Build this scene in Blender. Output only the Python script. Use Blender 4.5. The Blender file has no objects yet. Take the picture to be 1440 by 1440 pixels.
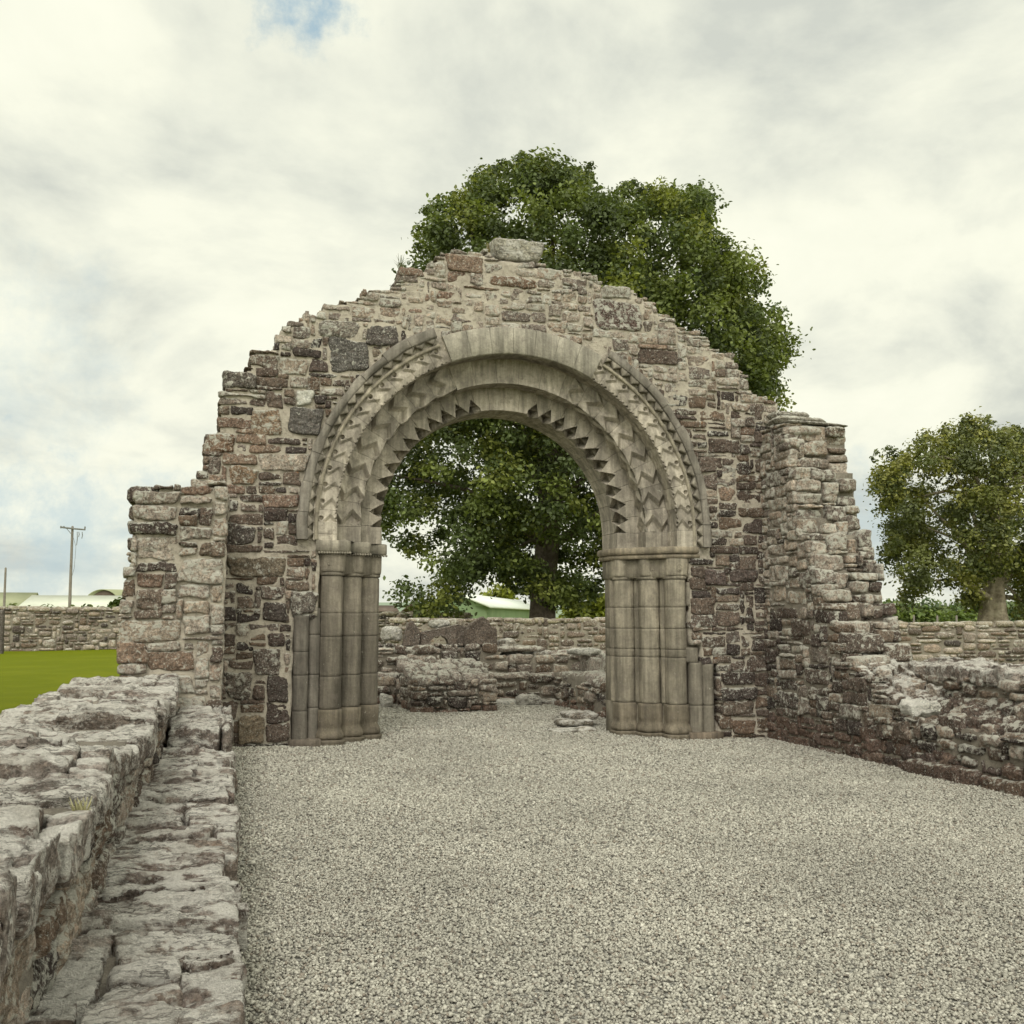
import bpy, math, random
import numpy as np
rng = np.random.default_rng(7); random.seed(7)
S = bpy.context.scene; COL = S.collection
R = math.radians
# ------------------------------------------------------------------ camera, world, sun, exposure
FPX = 1440.0
TH = math.atan(146/1440); PS = math.atan(400*math.cos(TH)/1440)
CAM = np.array([0, 0, 1.6])
Fv = np.array([math.sin(PS)*math.cos(TH), math.cos(PS)*math.cos(TH), math.sin(TH)])
Rv = np.array([math.cos(PS), -math.sin(PS), 0]); Uv = np.cross(Rv, Fv)
cd = bpy.data.cameras.new('camera'); cam = bpy.data.objects.new('camera', cd); COL.objects.link(cam)
cam.location = CAM; cam.rotation_euler = (math.pi/2 + TH, 0, -PS)
cd.sensor_width = 36; cd.lens = 36; cd.clip_start = 0.05; cd.clip_end = 6000
S.camera = cam
S.view_settings.view_transform = 'Standard'; S.view_settings.look = 'None'
S.view_settings.exposure = 0.08; S.view_settings.gamma = 1
S.cycles.use_denoising = True
S.cycles.max_bounces = 6; S.cycles.diffuse_bounces = 3; S.cycles.transparent_max_bounces = 4

def ray(px, py): return Fv + Rv*(px-720)/FPX + Uv*(720-py)/FPX
def at(px, py, Y):
    r = ray(px, py); return r*(Y/r[1]) + CAM

W = bpy.data.worlds.new('World'); S.world = W; W.use_nodes = True
nt = W.node_tree; N = nt.nodes; L = nt.links; N.clear()
def nd(t, **k):
    n = N.new(t)
    for a, b in k.items():
        if a == 'ins':
            for i, v in b.items(): n.inputs[i].default_value = v
        else: setattr(n, a, b)
    return n
SUN_EL, SUN_AZ = R(44), R(203)      # azimuth measured clockwise from +Y : behind the camera, to its left
sky = nd('ShaderNodeTexSky', sky_type='NISHITA', sun_disc=False)
sky.sun_elevation = SUN_EL; sky.sun_rotation = SUN_AZ
tc = nd('ShaderNodeTexCoord'); sp = nd('ShaderNodeSeparateXYZ'); L.new(tc.outputs['Generated'], sp.inputs[0])
zc = nd('ShaderNodeMath', operation='MAXIMUM', ins={1: 0.0}); L.new(sp.outputs['Z'], zc.inputs[0])
za = nd("ShaderNodeMath", operation="ADD", ins={1: 0.36}); L.new(zc.outputs[0], za.inputs[0])
dx = nd('ShaderNodeMath', operation='DIVIDE'); L.new(sp.outputs['X'], dx.inputs[0]); L.new(za.outputs[0], dx.inputs[1])
dy = nd('ShaderNodeMath', operation='DIVIDE'); L.new(sp.outputs['Y'], dy.inputs[0]); L.new(za.outputs[0], dy.inputs[1])
cb = nd('ShaderNodeCombineXYZ'); L.new(dx.outputs[0], cb.inputs[0]); L.new(dy.outputs[0], cb.inputs[1])
n1 = nd('ShaderNodeTexNoise', ins={"Scale": 1.9, "Detail": 9, "Roughness": 0.56, 'Distortion': 0.35}); L.new(cb.outputs[0], n1.inputs['Vector'])
n2 = nd('ShaderNodeTexNoise', ins={'Scale': 5.2, 'Detail': 8, 'Roughness': 0.55, 'Distortion': 0.2}); L.new(cb.outputs[0], n2.inputs['Vector'])
mul = nd('ShaderNodeMath', operation='MULTIPLY_ADD', ins={1: 0.38}); L.new(n2.outputs['Fac'], mul.inputs[0]); L.new(n1.outputs['Fac'], mul.inputs[2])
cr = nd('ShaderNodeValToRGB'); L.new(mul.outputs[0], cr.inputs[0])
e = cr.color_ramp.elements
e[0].position = 0.545; e[0].color = (0.61, 0.635, 0.57, 1)
e[1].position = 0.83; e[1].color = (0.955, 0.955, 0.80, 1)
m_ = cr.color_ramp.elements.new(0.65); m_.color = (0.79, 0.805, 0.69, 1)
m_ = cr.color_ramp.elements.new(0.735); m_.color = (0.91, 0.915, 0.765, 1)
# openings in the cloud where blue shows
def hole(px, py, wid, amt, prev):
    d = ray(px, py); d = d/np.linalg.norm(d)
    dist = nd('ShaderNodeVectorMath', operation='DISTANCE'); dist.inputs[1].default_value = tuple(d)
    sc_ = nd('ShaderNodeVectorMath', operation='ADD')
    nz = nd('ShaderNodeTexNoise', ins={'Scale': 11.0, 'Detail': 7, 'Roughness': 0.65}); L.new(tc.outputs['Generated'], nz.inputs['Vector'])
    sb = nd('ShaderNodeVectorMath', operation='MULTIPLY_ADD'); sb.inputs[1].default_value = (wid*3.4,)*3; sb.inputs[2].default_value = (-wid*1.7,)*3
    L.new(nz.outputs['Color'], sb.inputs[0]); L.new(tc.outputs['Generated'], sc_.inputs[0]); L.new(sb.outputs[0], sc_.inputs[1])
    sq = nd('ShaderNodeVectorMath', operation='MULTIPLY'); 
    L.new(sc_.outputs[0], dist.inputs[0])
    mr = nd('ShaderNodeMapRange', interpolation_type='SMOOTHSTEP', ins={1: 0.0, 2: wid, 3: amt, 4: 0.0}); L.new(dist.outputs['Value'], mr.inputs[0])
    if prev is None: return mr.outputs[0]
    mx = nd('ShaderNodeMath', operation='MAXIMUM'); L.new(prev, mx.inputs[0]); L.new(mr.outputs[0], mx.inputs[1]); return mx.outputs[0]
h = hole(400, 12, 0.040, 0.9, None); h = hole(450, 34, 0.045, 0.95, h); h = hole(1225, 740, 0.06, 0.4, h)
h = hole(0, 745, 0.17, 0.62, h); h = hole(140, 760, 0.10, 0.5, h); h = hole(20, 570, 0.15, 0.28, h)
skm = nd('ShaderNodeVectorMath', operation='MULTIPLY'); skm.inputs[1].default_value = (0.25, 0.22, 0.20); L.new(sky.outputs[0], skm.inputs[0])
blu = nd('ShaderNodeVectorMath', operation='ADD'); blu.inputs[1].default_value = (3.0, 4.4, 5.2); L.new(skm.outputs[0], blu.inputs[0])
cs = nd('ShaderNodeVectorMath', operation='SCALE'); cs.inputs['Scale'].default_value = 10.0; L.new(cr.outputs[0], cs.inputs[0])
mixw = nd('ShaderNodeMix', data_type='RGBA'); L.new(h, mixw.inputs[0]); L.new(cs.outputs[0], mixw.inputs[6]); L.new(blu.outputs[0], mixw.inputs[7])
bg = nd('ShaderNodeBackground', ins={'Strength': 0.1}); br = nd('ShaderNodeMapRange', interpolation_type='SMOOTHSTEP', ins={1: 0.25, 2: -0.7, 3: 1.0, 4: 2.3}); L.new(sp.outputs['Y'], br.inputs[0])  # unseen sky behind the camera is brightened to throw more light on the walls
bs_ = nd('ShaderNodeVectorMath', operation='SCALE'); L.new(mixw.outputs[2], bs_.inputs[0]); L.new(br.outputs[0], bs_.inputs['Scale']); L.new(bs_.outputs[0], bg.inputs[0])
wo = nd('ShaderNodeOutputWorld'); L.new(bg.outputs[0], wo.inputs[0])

sd = bpy.data.lights.new('sun', 'SUN'); sun = bpy.data.objects.new('sun', sd); COL.objects.link(sun)
sd.energy = 1.5; sd.angle = R(22); sd.color = (1.0, 0.955, 0.90)
sun.rotation_euler = (math.pi/2 - SUN_EL, 0, -SUN_AZ + math.pi)
sun.location = (-8, -8, 14)

# ------------------------------------------------------------------ materials
def newmat(name):
    m = bpy.data.materials.new(name); m.use_nodes = True
    return m, m.node_tree.nodes, m.node_tree.links, m.node_tree.nodes['Principled BSDF']
def tn(n, l, coord, scale, detail=6, rough=0.6, dist=0.0):
    t = n.new('ShaderNodeTexNoise'); t.inputs['Scale'].default_value = scale; t.inputs['Detail'].default_value = detail
    t.inputs['Roughness'].default_value = rough; t.inputs['Distortion'].default_value = dist
    if coord is not None: l.new(coord, t.inputs['Vector'])
    return t.outputs['Fac']
def mp(n, l, v, a, b, c=0., d=1., smooth=False):
    t = n.new('ShaderNodeMapRange'); t.inputs[1].default_value = a; t.inputs[2].default_value = b; t.inputs[3].default_value = c; t.inputs[4].default_value = d
    if smooth: t.interpolation_type = 'SMOOTHSTEP'
    l.new(v, t.inputs[0]); return t.outputs[0]
def mth(n, l, op, a, b):
    t = n.new('ShaderNodeMath'); t.operation = op
    for i, x in enumerate((a, b)):
        if isinstance(x, (int, float)): t.inputs[i].default_value = x
        else: l.new(x, t.inputs[i])
    return t.outputs[0]
def mixc(n, l, f, a, b, mode='MIX'):
    t = n.new('ShaderNodeMix'); t.data_type = 'RGBA'; t.blend_type = mode
    for i, x in ((0, f), (6, a), (7, b)):
        if isinstance(x, (int, float)): t.inputs[i].default_value = x
        elif isinstance(x, tuple): t.inputs[i].default_value = x + ((1,) if len(x) == 3 else ())
        else: l.new(x, t.inputs[i])
    return t.outputs[2]
def bump(n, l, bs, pairs):
    prev = None
    for hgt, dist in pairs:
        b = n.new('ShaderNodeBump'); b.inputs['Distance'].default_value = dist; b.inputs['Strength'].default_value = 1.0
        l.new(hgt, b.inputs['Height'])
        if prev is not None: l.new(prev, b.inputs['Normal'])
        prev = b.outputs[0]
    l.new(prev, bs.inputs['Normal'])

def stone_mat(name, lich=0.5, orange=0.25, bump_s=1.0, anis=True, pale=(0.66, 0.64, 0.56), spec=0.15, crack=0.012, big=False):
    """weathered rubble: per-stone colour attribute 'Col' (alpha = how much pale lichen that stone carries)"""
    m, n, l, bs = newmat(name)
    co = n.new('ShaderNodeNewGeometry').outputs['Position']
    at_ = n.new('ShaderNodeAttribute'); at_.attribute_name = 'Col'
    col = at_.outputs['Color']; al = at_.outputs['Alpha']
    a = tn(n, l, co, 7, 5); b = tn(n, l, co, 38, 6, 0.7); c = tn(n, l, co, 130, 4, 0.7)
    f = mth(n, l, 'MULTIPLY', mp(n, l, a, 0.3, 0.7, 0.72, 1.3), mp(n, l, b, 0.34, 0.66, 0.38, 1.55))
    sc_ = n.new('ShaderNodeVectorMath'); sc_.operation = 'SCALE'; l.new(col, sc_.inputs[0]); l.new(f, sc_.inputs['Scale'])
    cur = sc_.outputs[0]
    # warm / cool blotches inside a stone
    w = tn(n, l, co, 16, 3)
    cur = mixc(n, l, mp(n, l, w, 0.52, 0.68, 0, 0.4), cur, mixc(n, l, 1.0, cur, (1.15, 0.98, 0.86), 'MULTIPLY'))
    # dark moss and pits
    d = tn(n, l, co, 22, 8, 0.75)
    cur = mixc(n, l, mp(n, l, d, 0.55, 0.66, 0, 0.62), cur, (0.05, 0.043, 0.036))
    # pale crustose lichen, more on upward faces
    nz = n.new('ShaderNodeSeparateXYZ'); l.new(n.new('ShaderNodeNewGeometry').outputs['Normal'], nz.inputs[0])
    up = mp(n, l, nz.outputs['Z'], 0.2, 0.95, 0.0, 0.10)
    th = mth(n, l, 'SUBTRACT', 0.70 if big else 0.65, mth(n, l, 'MULTIPLY', al, 0.2*lich/0.5))
    th = mth(n, l, 'SUBTRACT', th, up)
    e1 = tn(n, l, co, 13, 9, 0.68, 0.4)
    k = mth(n, l, 'SUBTRACT', e1, th)
    lm = mp(n, l, k, -0.01, 0.05, 0, 0.85)
    e2 = tn(n, l, co, 52, 5, 0.7)      # fine crustose freckles
    lm = mth(n, l, 'MAXIMUM', lm, mp(n, l, mth(n, l, 'ADD', e2, mth(n, l, 'MULTIPLY', al, 0.09)), 0.60, 0.67, 0, 0.8))
    if big:
        bm = n.new('ShaderNodeMapping'); bm.inputs['Scale'].default_value = (3.4, 8.5, 8); l.new(co, bm.inputs[0])
        bgn = tn(n, l, bm.outputs[0], 1, 9, 0.66, 0.4)
        lm = mth(n, l, 'MULTIPLY', mth(n, l, 'MAXIMUM', lm, mp(n, l, mth(n, l, 'ADD', bgn, up), 0.52, 0.59, 0, 0.95)), mp(n, l, bgn, 0.40, 0.50, 0.12, 1.0))
    lc = mixc(n, l, mp(n, l, c, 0.3, 0.7), pale, tuple(x*0.82 for x in pale))
    cur = mixc(n, l, lm, cur, lc)
    fm = n.new('ShaderNodeMapping'); fm.inputs['Scale'].default_value = (9, 26, 34) if big else (30, 30, 38); l.new(co, fm.inputs[0])
    ck = tn(n, l, fm.outputs[0], 1, 6, 0.6, 0.6)
    ridge = mth(n, l, 'ABSOLUTE', mth(n, l, 'SUBTRACT', ck, 0.5), 0.0)
    ckg = mp(n, l, tn(n, l, co, 2.7, 3), 0.42, 0.58)
    cur = mixc(n, l, mth(n, l, 'MULTIPLY', mp(n, l, ridge, 0.0, crack, 0.85, 0), ckg), cur, (0.10, 0.085, 0.07))
    gq = tn(n, l, co, 3.4 if big else 5.5, 7, 0.65)
    cur = mixc(n, l, mp(n, l, gq, 0.50, 0.66, 0, 0.55), cur, mixc(n, l, 1.0, cur, (0.55, 0.52, 0.49), 'MULTIPLY'))
    # small round white spots
    v = n.new('ShaderNodeTexVoronoi'); v.inputs['Scale'].default_value = 17; l.new(co, v.inputs['Vector'])
    spot = mp(n, l, v.outputs['Distance'], 0.10, 0.20, 1, 0)
    gate = mp(n, l, tn(n, l, co, 3.1, 3), 0.52, 0.60)
    cur = mixc(n, l, mth(n, l, 'MULTIPLY', mth(n, l, 'MULTIPLY', spot, gate), 0.8), cur, (0.70, 0.68, 0.60))
    # orange lichen
    o = tn(n, l, co, 4.2, 7, 0.72)
    cur = mixc(n, l, mp(n, l, o, 0.66, 0.72, 0, orange*2.0), cur, (0.36, 0.16, 0.05))
    l.new(cur, bs.inputs['Base Color']); bs.inputs['Roughness'].default_value = 0.92; bs.inputs['Specular IOR Level'].default_value = spec
    st = n.new('ShaderNodeMapping'); st.inputs['Scale'].default_value = (14, 14, 46); l.new(co, st.inputs[0])
    s1 = tn(n, l, st.outputs[0], 1, 5, 0.65)
    bump(n, l, bs, [(s1, 0.035*bump_s), (b, 0.022*bump_s), (e1, 0.03*bump_s), (c, 0.008*bump_s)])
    return m
M = {}
M['rubble'] = stone_mat('rubble_stone', 0.52, 0.30, 1.2)
M['rubble_top'] = stone_mat('lichen_stone', 0.60, 0.12, 1.7, pale=(0.90, 0.86, 0.785), crack=0.05, big=True)
M['chancel'] = stone_mat('brown_rubble', 0.42, 0.1)
M['field'] = stone_mat('field_wall_stone', 0.35, 0.08)

def mortar_mat(name, c1, c2):
    m, n, l, bs = newmat(name)
    co = n.new('ShaderNodeNewGeometry').outputs['Position']
    a = tn(n, l, co, 3, 6); b = tn(n, l, co, 55, 6, 0.7); c = tn(n, l, co, 14, 7, 0.7)
    cur = mixc(n, l, mp(n, l, a, 0.35, 0.65), c1, c2)
    cur = mixc(n, l, mp(n, l, c, 0.5, 0.64, 0, 0.6), cur, (0.14, 0.12, 0.10))
    cur = mixc(n, l, mp(n, l, b, 0.55, 0.7, 0, 0.4), cur, (0.55, 0.52, 0.44))
    l.new(cur, bs.inputs['Base Color']); bs.inputs['Roughness'].default_value = 0.95
    bump(n, l, bs, [(c, 0.03), (b, 0.012)])
    return m
M['mortar'] = mortar_mat('lime_mortar', (0.45, 0.40, 0.325), (0.33, 0.29, 0.235))
M['mortar_dark'] = mortar_mat('weathered_mortar', (0.26, 0.23, 0.185), (0.17, 0.145, 0.115))

def dressed_mat():
    m, n, l, bs = newmat('dressed_sandstone')
    co = n.new('ShaderNodeNewGeometry').outputs['Position']
    at_ = n.new('ShaderNodeAttribute'); at_.attribute_name = 'Col'
    a = tn(n, l, co, 3.2, 5); b = tn(n, l, co, 30, 6, 0.7); c = tn(n, l, co, 190, 3)
    st = n.new('ShaderNodeMapping'); st.inputs['Scale'].default_value = (19, 19, 1.1); l.new(co, st.inputs[0])
    s = tn(n, l, st.outputs[0], 1, 4, 0.6)
    f = mth(n, l, 'MULTIPLY', mp(n, l, a, 0.3, 0.7, 0.78, 1.22), mp(n, l, b, 0.3, 0.7, 0.85, 1.15))
    f = mth(n, l, 'MULTIPLY', f, mp(n, l, s, 0.35, 0.62, 0.74, 1.08))
    s2 = n.new('ShaderNodeMapping'); s2.inputs['Scale'].default_value = (7, 7, 0.9); l.new(co, s2.inputs[0])
    f = mth(n, l, 'MULTIPLY', f, mp(n, l, tn(n, l, s2.outputs[0], 1, 5, 0.6), 0.38, 0.62, 0.66, 1.12))
    sc_ = n.new('ShaderNodeVectorMath'); sc_.operation = 'SCALE'; l.new(at_.outputs['Color'], sc_.inputs[0]); l.new(f, sc_.inputs['Scale'])
    cur = sc_.outputs[0]
    d = tn(n, l, co, 8, 8, 0.7)
    cur = mixc(n, l, mp(n, l, d, 0.50, 0.66, 0, 0.55), cur, (0.13, 0.11, 0.092))
    e1 = tn(n, l, co, 19, 8, 0.7)
    cur = mixc(n, l, mp(n, l, e1, 0.64, 0.70, 0, 0.5), cur, (0.52, 0.50, 0.42))
    l.new(cur, bs.inputs['Base Color']); bs.inputs['Roughness'].default_value = 0.9; bs.inputs['Specular IOR Level'].default_value = 0.2
    bump(n, l, bs, [(b, 0.008), (c, 0.0025), (e1, 0.008)])
    return m
M['dressed'] = dressed_mat()

def simple_noise_mat(name, c1, c2, scale, bmp=0.0, rough=0.9, spec=0.1, c3=None, s3=1.0):
    m, n, l, bs = newmat(name)
    co = n.new('ShaderNodeNewGeometry').outputs['Position']
    a = tn(n, l, co, scale, 8, 0.7)
    cur = mixc(n, l, mp(n, l, a, 0.35, 0.65), c1, c2)
    if c3: cur = mixc(n, l, mp(n, l, tn(n, l, co, s3, 5), 0.45, 0.65), cur, c3)
    l.new(cur, bs.inputs['Base Color']); bs.inputs['Roughness'].default_value = rough
    bs.inputs['Specular IOR Level'].default_value = spec
    if bmp: bump(n, l, bs, [(a, bmp)])
    return m
M['lawn'] = simple_noise_mat('lawn_grass', (0.11, 0.145, 0.001), (0.18, 0.205, 0.002), 34, 0.04, c3=(0.175, 0.20, 0.004), s3=0.9)
M['hill'] = simple_noise_mat('distant_fields', (0.25, 0.30, 0.22), (0.20, 0.26, 0.19), 0.02)
M['bark'] = simple_noise_mat('bark', (0.07, 0.055, 0.045), (0.15, 0.125, 0.10), 6, 0.05)
M['bark_pale'] = simple_noise_mat('pale_bark', (0.17, 0.14, 0.10), (0.46, 0.40, 0.30), 2.6, 0.2)
M['pole'] = simple_noise_mat('weathered_pole_wood', (0.17, 0.15, 0.13), (0.24, 0.215, 0.19), 3)
M['iron'] = simple_noise_mat('grey_iron', (0.13, 0.13, 0.12), (0.2, 0.2, 0.19), 10, rough=0.5)
M['roof_pale'] = simple_noise_mat('pale_sheet_roof', (0.50, 0.52, 0.43), (0.58, 0.60, 0.50), 0.6, rough=0.6)
M['roof_white'] = simple_noise_mat('white_sheet_roof', (0.62, 0.66, 0.60), (0.70, 0.73, 0.66), 0.5, rough=0.6)
M['shed_green'] = simple_noise_mat('green_sheet_wall', (0.17, 0.24, 0.13), (0.22, 0.29, 0.16), 0.8)
M['shed_dark'] = simple_noise_mat('dark_shed_wall', (0.10, 0.075, 0.06), (0.15, 0.12, 0.1), 1)
M['roof_green'] = simple_noise_mat('dull_green_roof', (0.27, 0.29, 0.18), (0.33, 0.34, 0.22), 0.6)

def leaf_mat(name):
    m, n, l, bs = newmat(name)
    at_ = n.new('ShaderNodeAttribute'); at_.attribute_name = 'Col'
    l.new(at_.outputs['Color'], bs.inputs['Base Color']); bs.inputs['Roughness'].default_value = 0.55; bs.inputs['Specular IOR Level'].default_value = 0.3
    tr = n.new('ShaderNodeBsdfTranslucent'); sc_ = n.new('ShaderNodeVectorMath'); sc_.operation = 'MULTIPLY'; sc_.inputs[1].default_value = (1.3, 1.35, 0.5)
    l.new(at_.outputs['Color'], sc_.inputs[0]); l.new(sc_.outputs[0], tr.inputs[0])
    mx = n.new('ShaderNodeMixShader'); mx.inputs[0].default_value = 0.3
    l.new(bs.outputs[0], mx.inputs[1]); l.new(tr.outputs[0], mx.inputs[2])
    l.new(mx.outputs[0], n['Material Output'].inputs[0]); return m
M['leaf'] = leaf_mat('leaves')

def pebble_mat():
    m, n, l, bs = newmat('gravel_chippings')
    at_ = n.new('ShaderNodeAttribute'); at_.attribute_name = 'Col'
    co = n.new('ShaderNodeNewGeometry').outputs['Position']
    f = mp(n, l, tn(n, l, co, 0.6, 6, 0.65), 0.35, 0.65, 0.84, 1.10)
    sc_ = n.new('ShaderNodeVectorMath'); sc_.operation = 'SCALE'; l.new(at_.outputs['Color'], sc_.inputs[0]); l.new(f, sc_.inputs['Scale'])
    l.new(sc_.outputs[0], bs.inputs['Base Color']); bs.inputs['Roughness'].default_value = 0.85
    return m
M['pebble'] = pebble_mat()
def gravel_mat():
    m, n, l, bs = newmat('gravel_bed')
    co = n.new('ShaderNodeNewGeometry').outputs['Position']
    v = n.new('ShaderNodeTexVoronoi'); v.inputs['Scale'].default_value = 42; l.new(co, v.inputs['Vector'])
    sx = n.new('ShaderNodeSeparateXYZ'); l.new(v.outputs['Color'], sx.inputs[0])
    cur = mixc(n, l, sx.outputs[0], (0.24, 0.23, 0.205), (0.42, 0.41, 0.37))
    cur = mixc(n, l, mp(n, l, v.outputs['Distance'], 0.3, 0.65, 0, 0.7), cur, (0.10, 0.09, 0.075))
    l.new(cur, bs.inputs['Base Color']); bs.inputs['Roughness'].default_value = 0.95
    inv = mth(n, l, 'SUBTRACT', 1.0, v.outputs['Distance'])
    bump(n, l, bs, [(inv, 0.03)])
    return m
M['gravel'] = gravel_mat()

# ------------------------------------------------------------------ numpy mesh helpers
def _h(ix, iy, iz, seed):
    x = (ix*374761393 + iy*668265263 + iz*2147483647 + seed*974711) & 0xffffffff
    x = ((x ^ (x >> 13))*1274126177) & 0xffffffff
    return ((x ^ (x >> 16)) & 0xffff)/32767.5 - 1.0
def vnoise(P, seed=0):
    Pi = np.floor(P).astype(np.int64); f = P - Pi; f = f*f*(3-2*f)
    r = 0
    for a in (0, 1):
        for b in (0, 1):
            for c in (0, 1):
                w = (f[:, 0] if a else 1-f[:, 0])*(f[:, 1] if b else 1-f[:, 1])*(f[:, 2] if c else 1-f[:, 2])
                r = r + w*_h(Pi[:, 0]+a, Pi[:, 1]+b, Pi[:, 2]+c, seed)
    return r
def fbm(P, seed=0, octs=3, g=0.5):
    r = 0; a = 1; s = 1
    for i in range(octs):
        r = r + a*vnoise(P*s + 17.3*i, seed+i); a *= g; s *= 2.07
    return r

class MB:
    """collects vertices / faces / point colours of ONE mesh object"""
    def __init__(s): s.v = []; s.f4 = []; s.f3 = []; s.c = []; s.n = 0
    def add(s, v, f, col=(0.3, 0.3, 0.3, 0)):
        v = np.asarray(v, float); f = np.asarray(f, np.int64)
        s.v.append(v)
        (s.f4 if f.shape[1] == 4 else s.f3).append(f + s.n)
        c = np.asarray(col, float)
        s.c.append(np.tile(c, (len(v), 1)) if c.ndim == 1 else c)
        s.n += len(v)
    def box(s, x0, x1, y0, y1, z0, z1, col=(0.3, 0.3, 0.3, 0)):
        v = [(x, y, z) for x in (x0, x1) for y in (y0, y1) for z in (z0, z1)]
        s.add(v, [(0, 1, 3, 2), (4, 6, 7, 5), (0, 4, 5, 1), (2, 3, 7, 6), (0, 2, 6, 4), (1, 5, 7, 3)], col)
    def build(s, name, mat, parent=None, smooth=False, loc=(0, 0, 0)):
        me = bpy.data.meshes.new(name)
        V = np.concatenate(s.v)
        if parent is not None:
            o_ = np.array(parent.location); 
            if parent.parent: o_ = o_ + np.array(parent.parent.location)
            V = V - o_
        V = V - np.array(loc)
        q = np.concatenate(s.f4) if s.f4 else np.zeros((0, 4), np.int64)
        t = np.concatenate(s.f3) if s.f3 else np.zeros((0, 3), np.int64)
        me.vertices.add(len(V)); me.vertices.foreach_set('co', V.astype(np.float32).ravel())
        me.loops.add(q.size + t.size); me.polygons.add(len(q)+len(t))
        me.loops.foreach_set('vertex_index', np.concatenate([q.ravel(), t.ravel()]).astype(np.int32))
        st = np.concatenate([np.arange(len(q))*4, q.size + np.arange(len(t))*3]).astype(np.int32)
        me.polygons.foreach_set('loop_start', st)
        me.update(calc_edges=True)
        at_ = me.color_attributes.new('Col', 'FLOAT_COLOR', 'POINT')
        at_.data.foreach_set('color', np.concatenate(s.c).astype(np.float32).ravel())
        if smooth: me.polygons.foreach_set('use_smooth', np.ones(len(me.polygons), bool))
        me.materials.append(mat); me.validate()
        o = bpy.data.objects.new(name, me); COL.objects.link(o); o.location = loc
        if parent is not None: o.parent = parent
        return o
def tag(o, label=None, cat=None, group=None, kind=None):
    if label: o['label'] = label
    if cat: o['category'] = cat
    if group: o['group'] = group
    if kind: o['kind'] = kind
    return o
def thing(name, loc, label, cat, group=None):
    o = bpy.data.objects.new(name, None); COL.objects.link(o); o.location = loc; o.empty_display_size = 0.2
    return tag(o, label, cat, group)

_lat = {}
def lattice(nu, nv, nw):
    k = (nu, nv, nw)
    if k in _lat: return _lat[k]
    quads = []
    def face(fix, val, a, b, na, nb, flip):
        for i in range(na):
            for j in range(nb):
                q = []
                for di, dj in ((0, 0), (1, 0), (1, 1), (0, 1)):
                    p = [0, 0, 0]; p[fix] = val; p[a] = i+di; p[b] = j+dj; q.append(tuple(p))
                quads.append(q[::-1] if flip else q)
    face(2, nw, 0, 1, nu, nv, False); face(2, 0, 0, 1, nu, nv, True)
    face(0, nu, 1, 2, nv, nw, False); face(0, 0, 1, 2, nv, nw, True)
    face(1, nv, 2, 0, nw, nu, False); face(1, 0, 2, 0, nw, nu, True)
    idx = {}; F = []
    for q in quads: F.append([idx.setdefault(p, len(idx)) for p in q])
    P = np.array(list(idx.keys()), float)/np.array([nu, nv, nw])*2 - 1
    _lat[k] = (P, np.array(F)); return _lat[k]

def stones(mb, items, mapf, res, rough=0.014, k=(4, 9), maxn=26, seed=0, flip=False, terr=0.0):
    """items: (u0,u1,v0,v1,w0,w1,col).  Each becomes a weathered, rounded block; mapf takes (n,3) uvw to xyz"""
    Vs = []; Ds = []; Fs = []; Cs = []; n0 = 0
    for (u0, u1, v0, v1, w0, w1, col) in items:
        hu, hv, hw = (u1-u0)/2, (v1-v0)/2, (w1-w0)/2
        nu = int(np.clip(round(2*hu/res), 3, maxn)); nv = int(np.clip(round(2*hv/res), 3, maxn)); nw = int(np.clip(round(2*hw/(res*1.6)), 2, 12))
        P, F = lattice(nu, nv, nw)
        kk = random.uniform(*k)
        Q = P/(np.abs(P)**kk).sum(1, keepdims=True)**(1/kk)
        u, v, w = Q[:, 0], Q[:, 1], Q[:, 2]
        a = [random.uniform(-1, 1) for _ in range(6)]
        u2 = u*(1+0.09*a[0]*v) + 0.05*a[1]*v; v2 = v*(1+0.13*a[2]*u) + 0.10*a[3]*u*u
        cj = np.random.default_rng(int(abs(u0*9173+v0*7919+seed*31)*100) % 2**31).uniform(-1, 1, (4, 2))*0.20*min(hu, hv)
        wt = np.stack([(1-u)*(1-v), (1+u)*(1-v), (1-u)*(1+v), (1+u)*(1+v)], 1)/4
        cu_ = wt@cj; u2 = u2 + cu_[:, 0]/hu; v2 = v2 + cu_[:, 1]/hv
        w2 = w + (0.012/hw)*(a[4]*u + a[5]*v)*1.0
        Vs.append(np.stack([(u0+u1)/2 + u2*hu, (v0+v1)/2 + v2*hv, (w0+w1)/2 + w2*hw], 1))
        D = Q*np.array([1/max(hu, 1e-3), 1/max(hv, 1e-3), 1/max(hw, 1e-3)])*min(hu, hv, hw)
        Ds.append(D/np.maximum(np.linalg.norm(D, axis=1, keepdims=True), 1e-6))
        Fs.append(F + n0); n0 += len(P); Cs.append(np.tile(np.asarray(col, float), (len(P), 1)))
    if not Vs: return
    V = np.concatenate(Vs); D = np.concatenate(Ds)
    nz = 0.9*fbm(V*np.array([7., 11., 7.]) , seed, 2) + 0.5*fbm(V*np.array([22., 38., 22.]), seed+9, 2) + (0.28*fbm(V*np.array([55., 75., 75.]), seed+19, 2) if res < 0.02 else 0)
    V = V + D*(nz*rough)[:, None]
    if terr:
        q = fbm(V*np.array([3.5, 11., 11.]), seed+21, 3, 0.5)*2.4; fl = np.floor(q); fr = q-fl; q = fl + np.clip((fr-0.86)/0.14, 0, 1)
        V[:, 2] -= terr*(q+1.5)*(D[:, 2] > 0.5)
    F = np.concatenate(Fs)
    mb.add(mapf(V), F[:, ::-1] if flip else F, np.concatenate(Cs))

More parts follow.
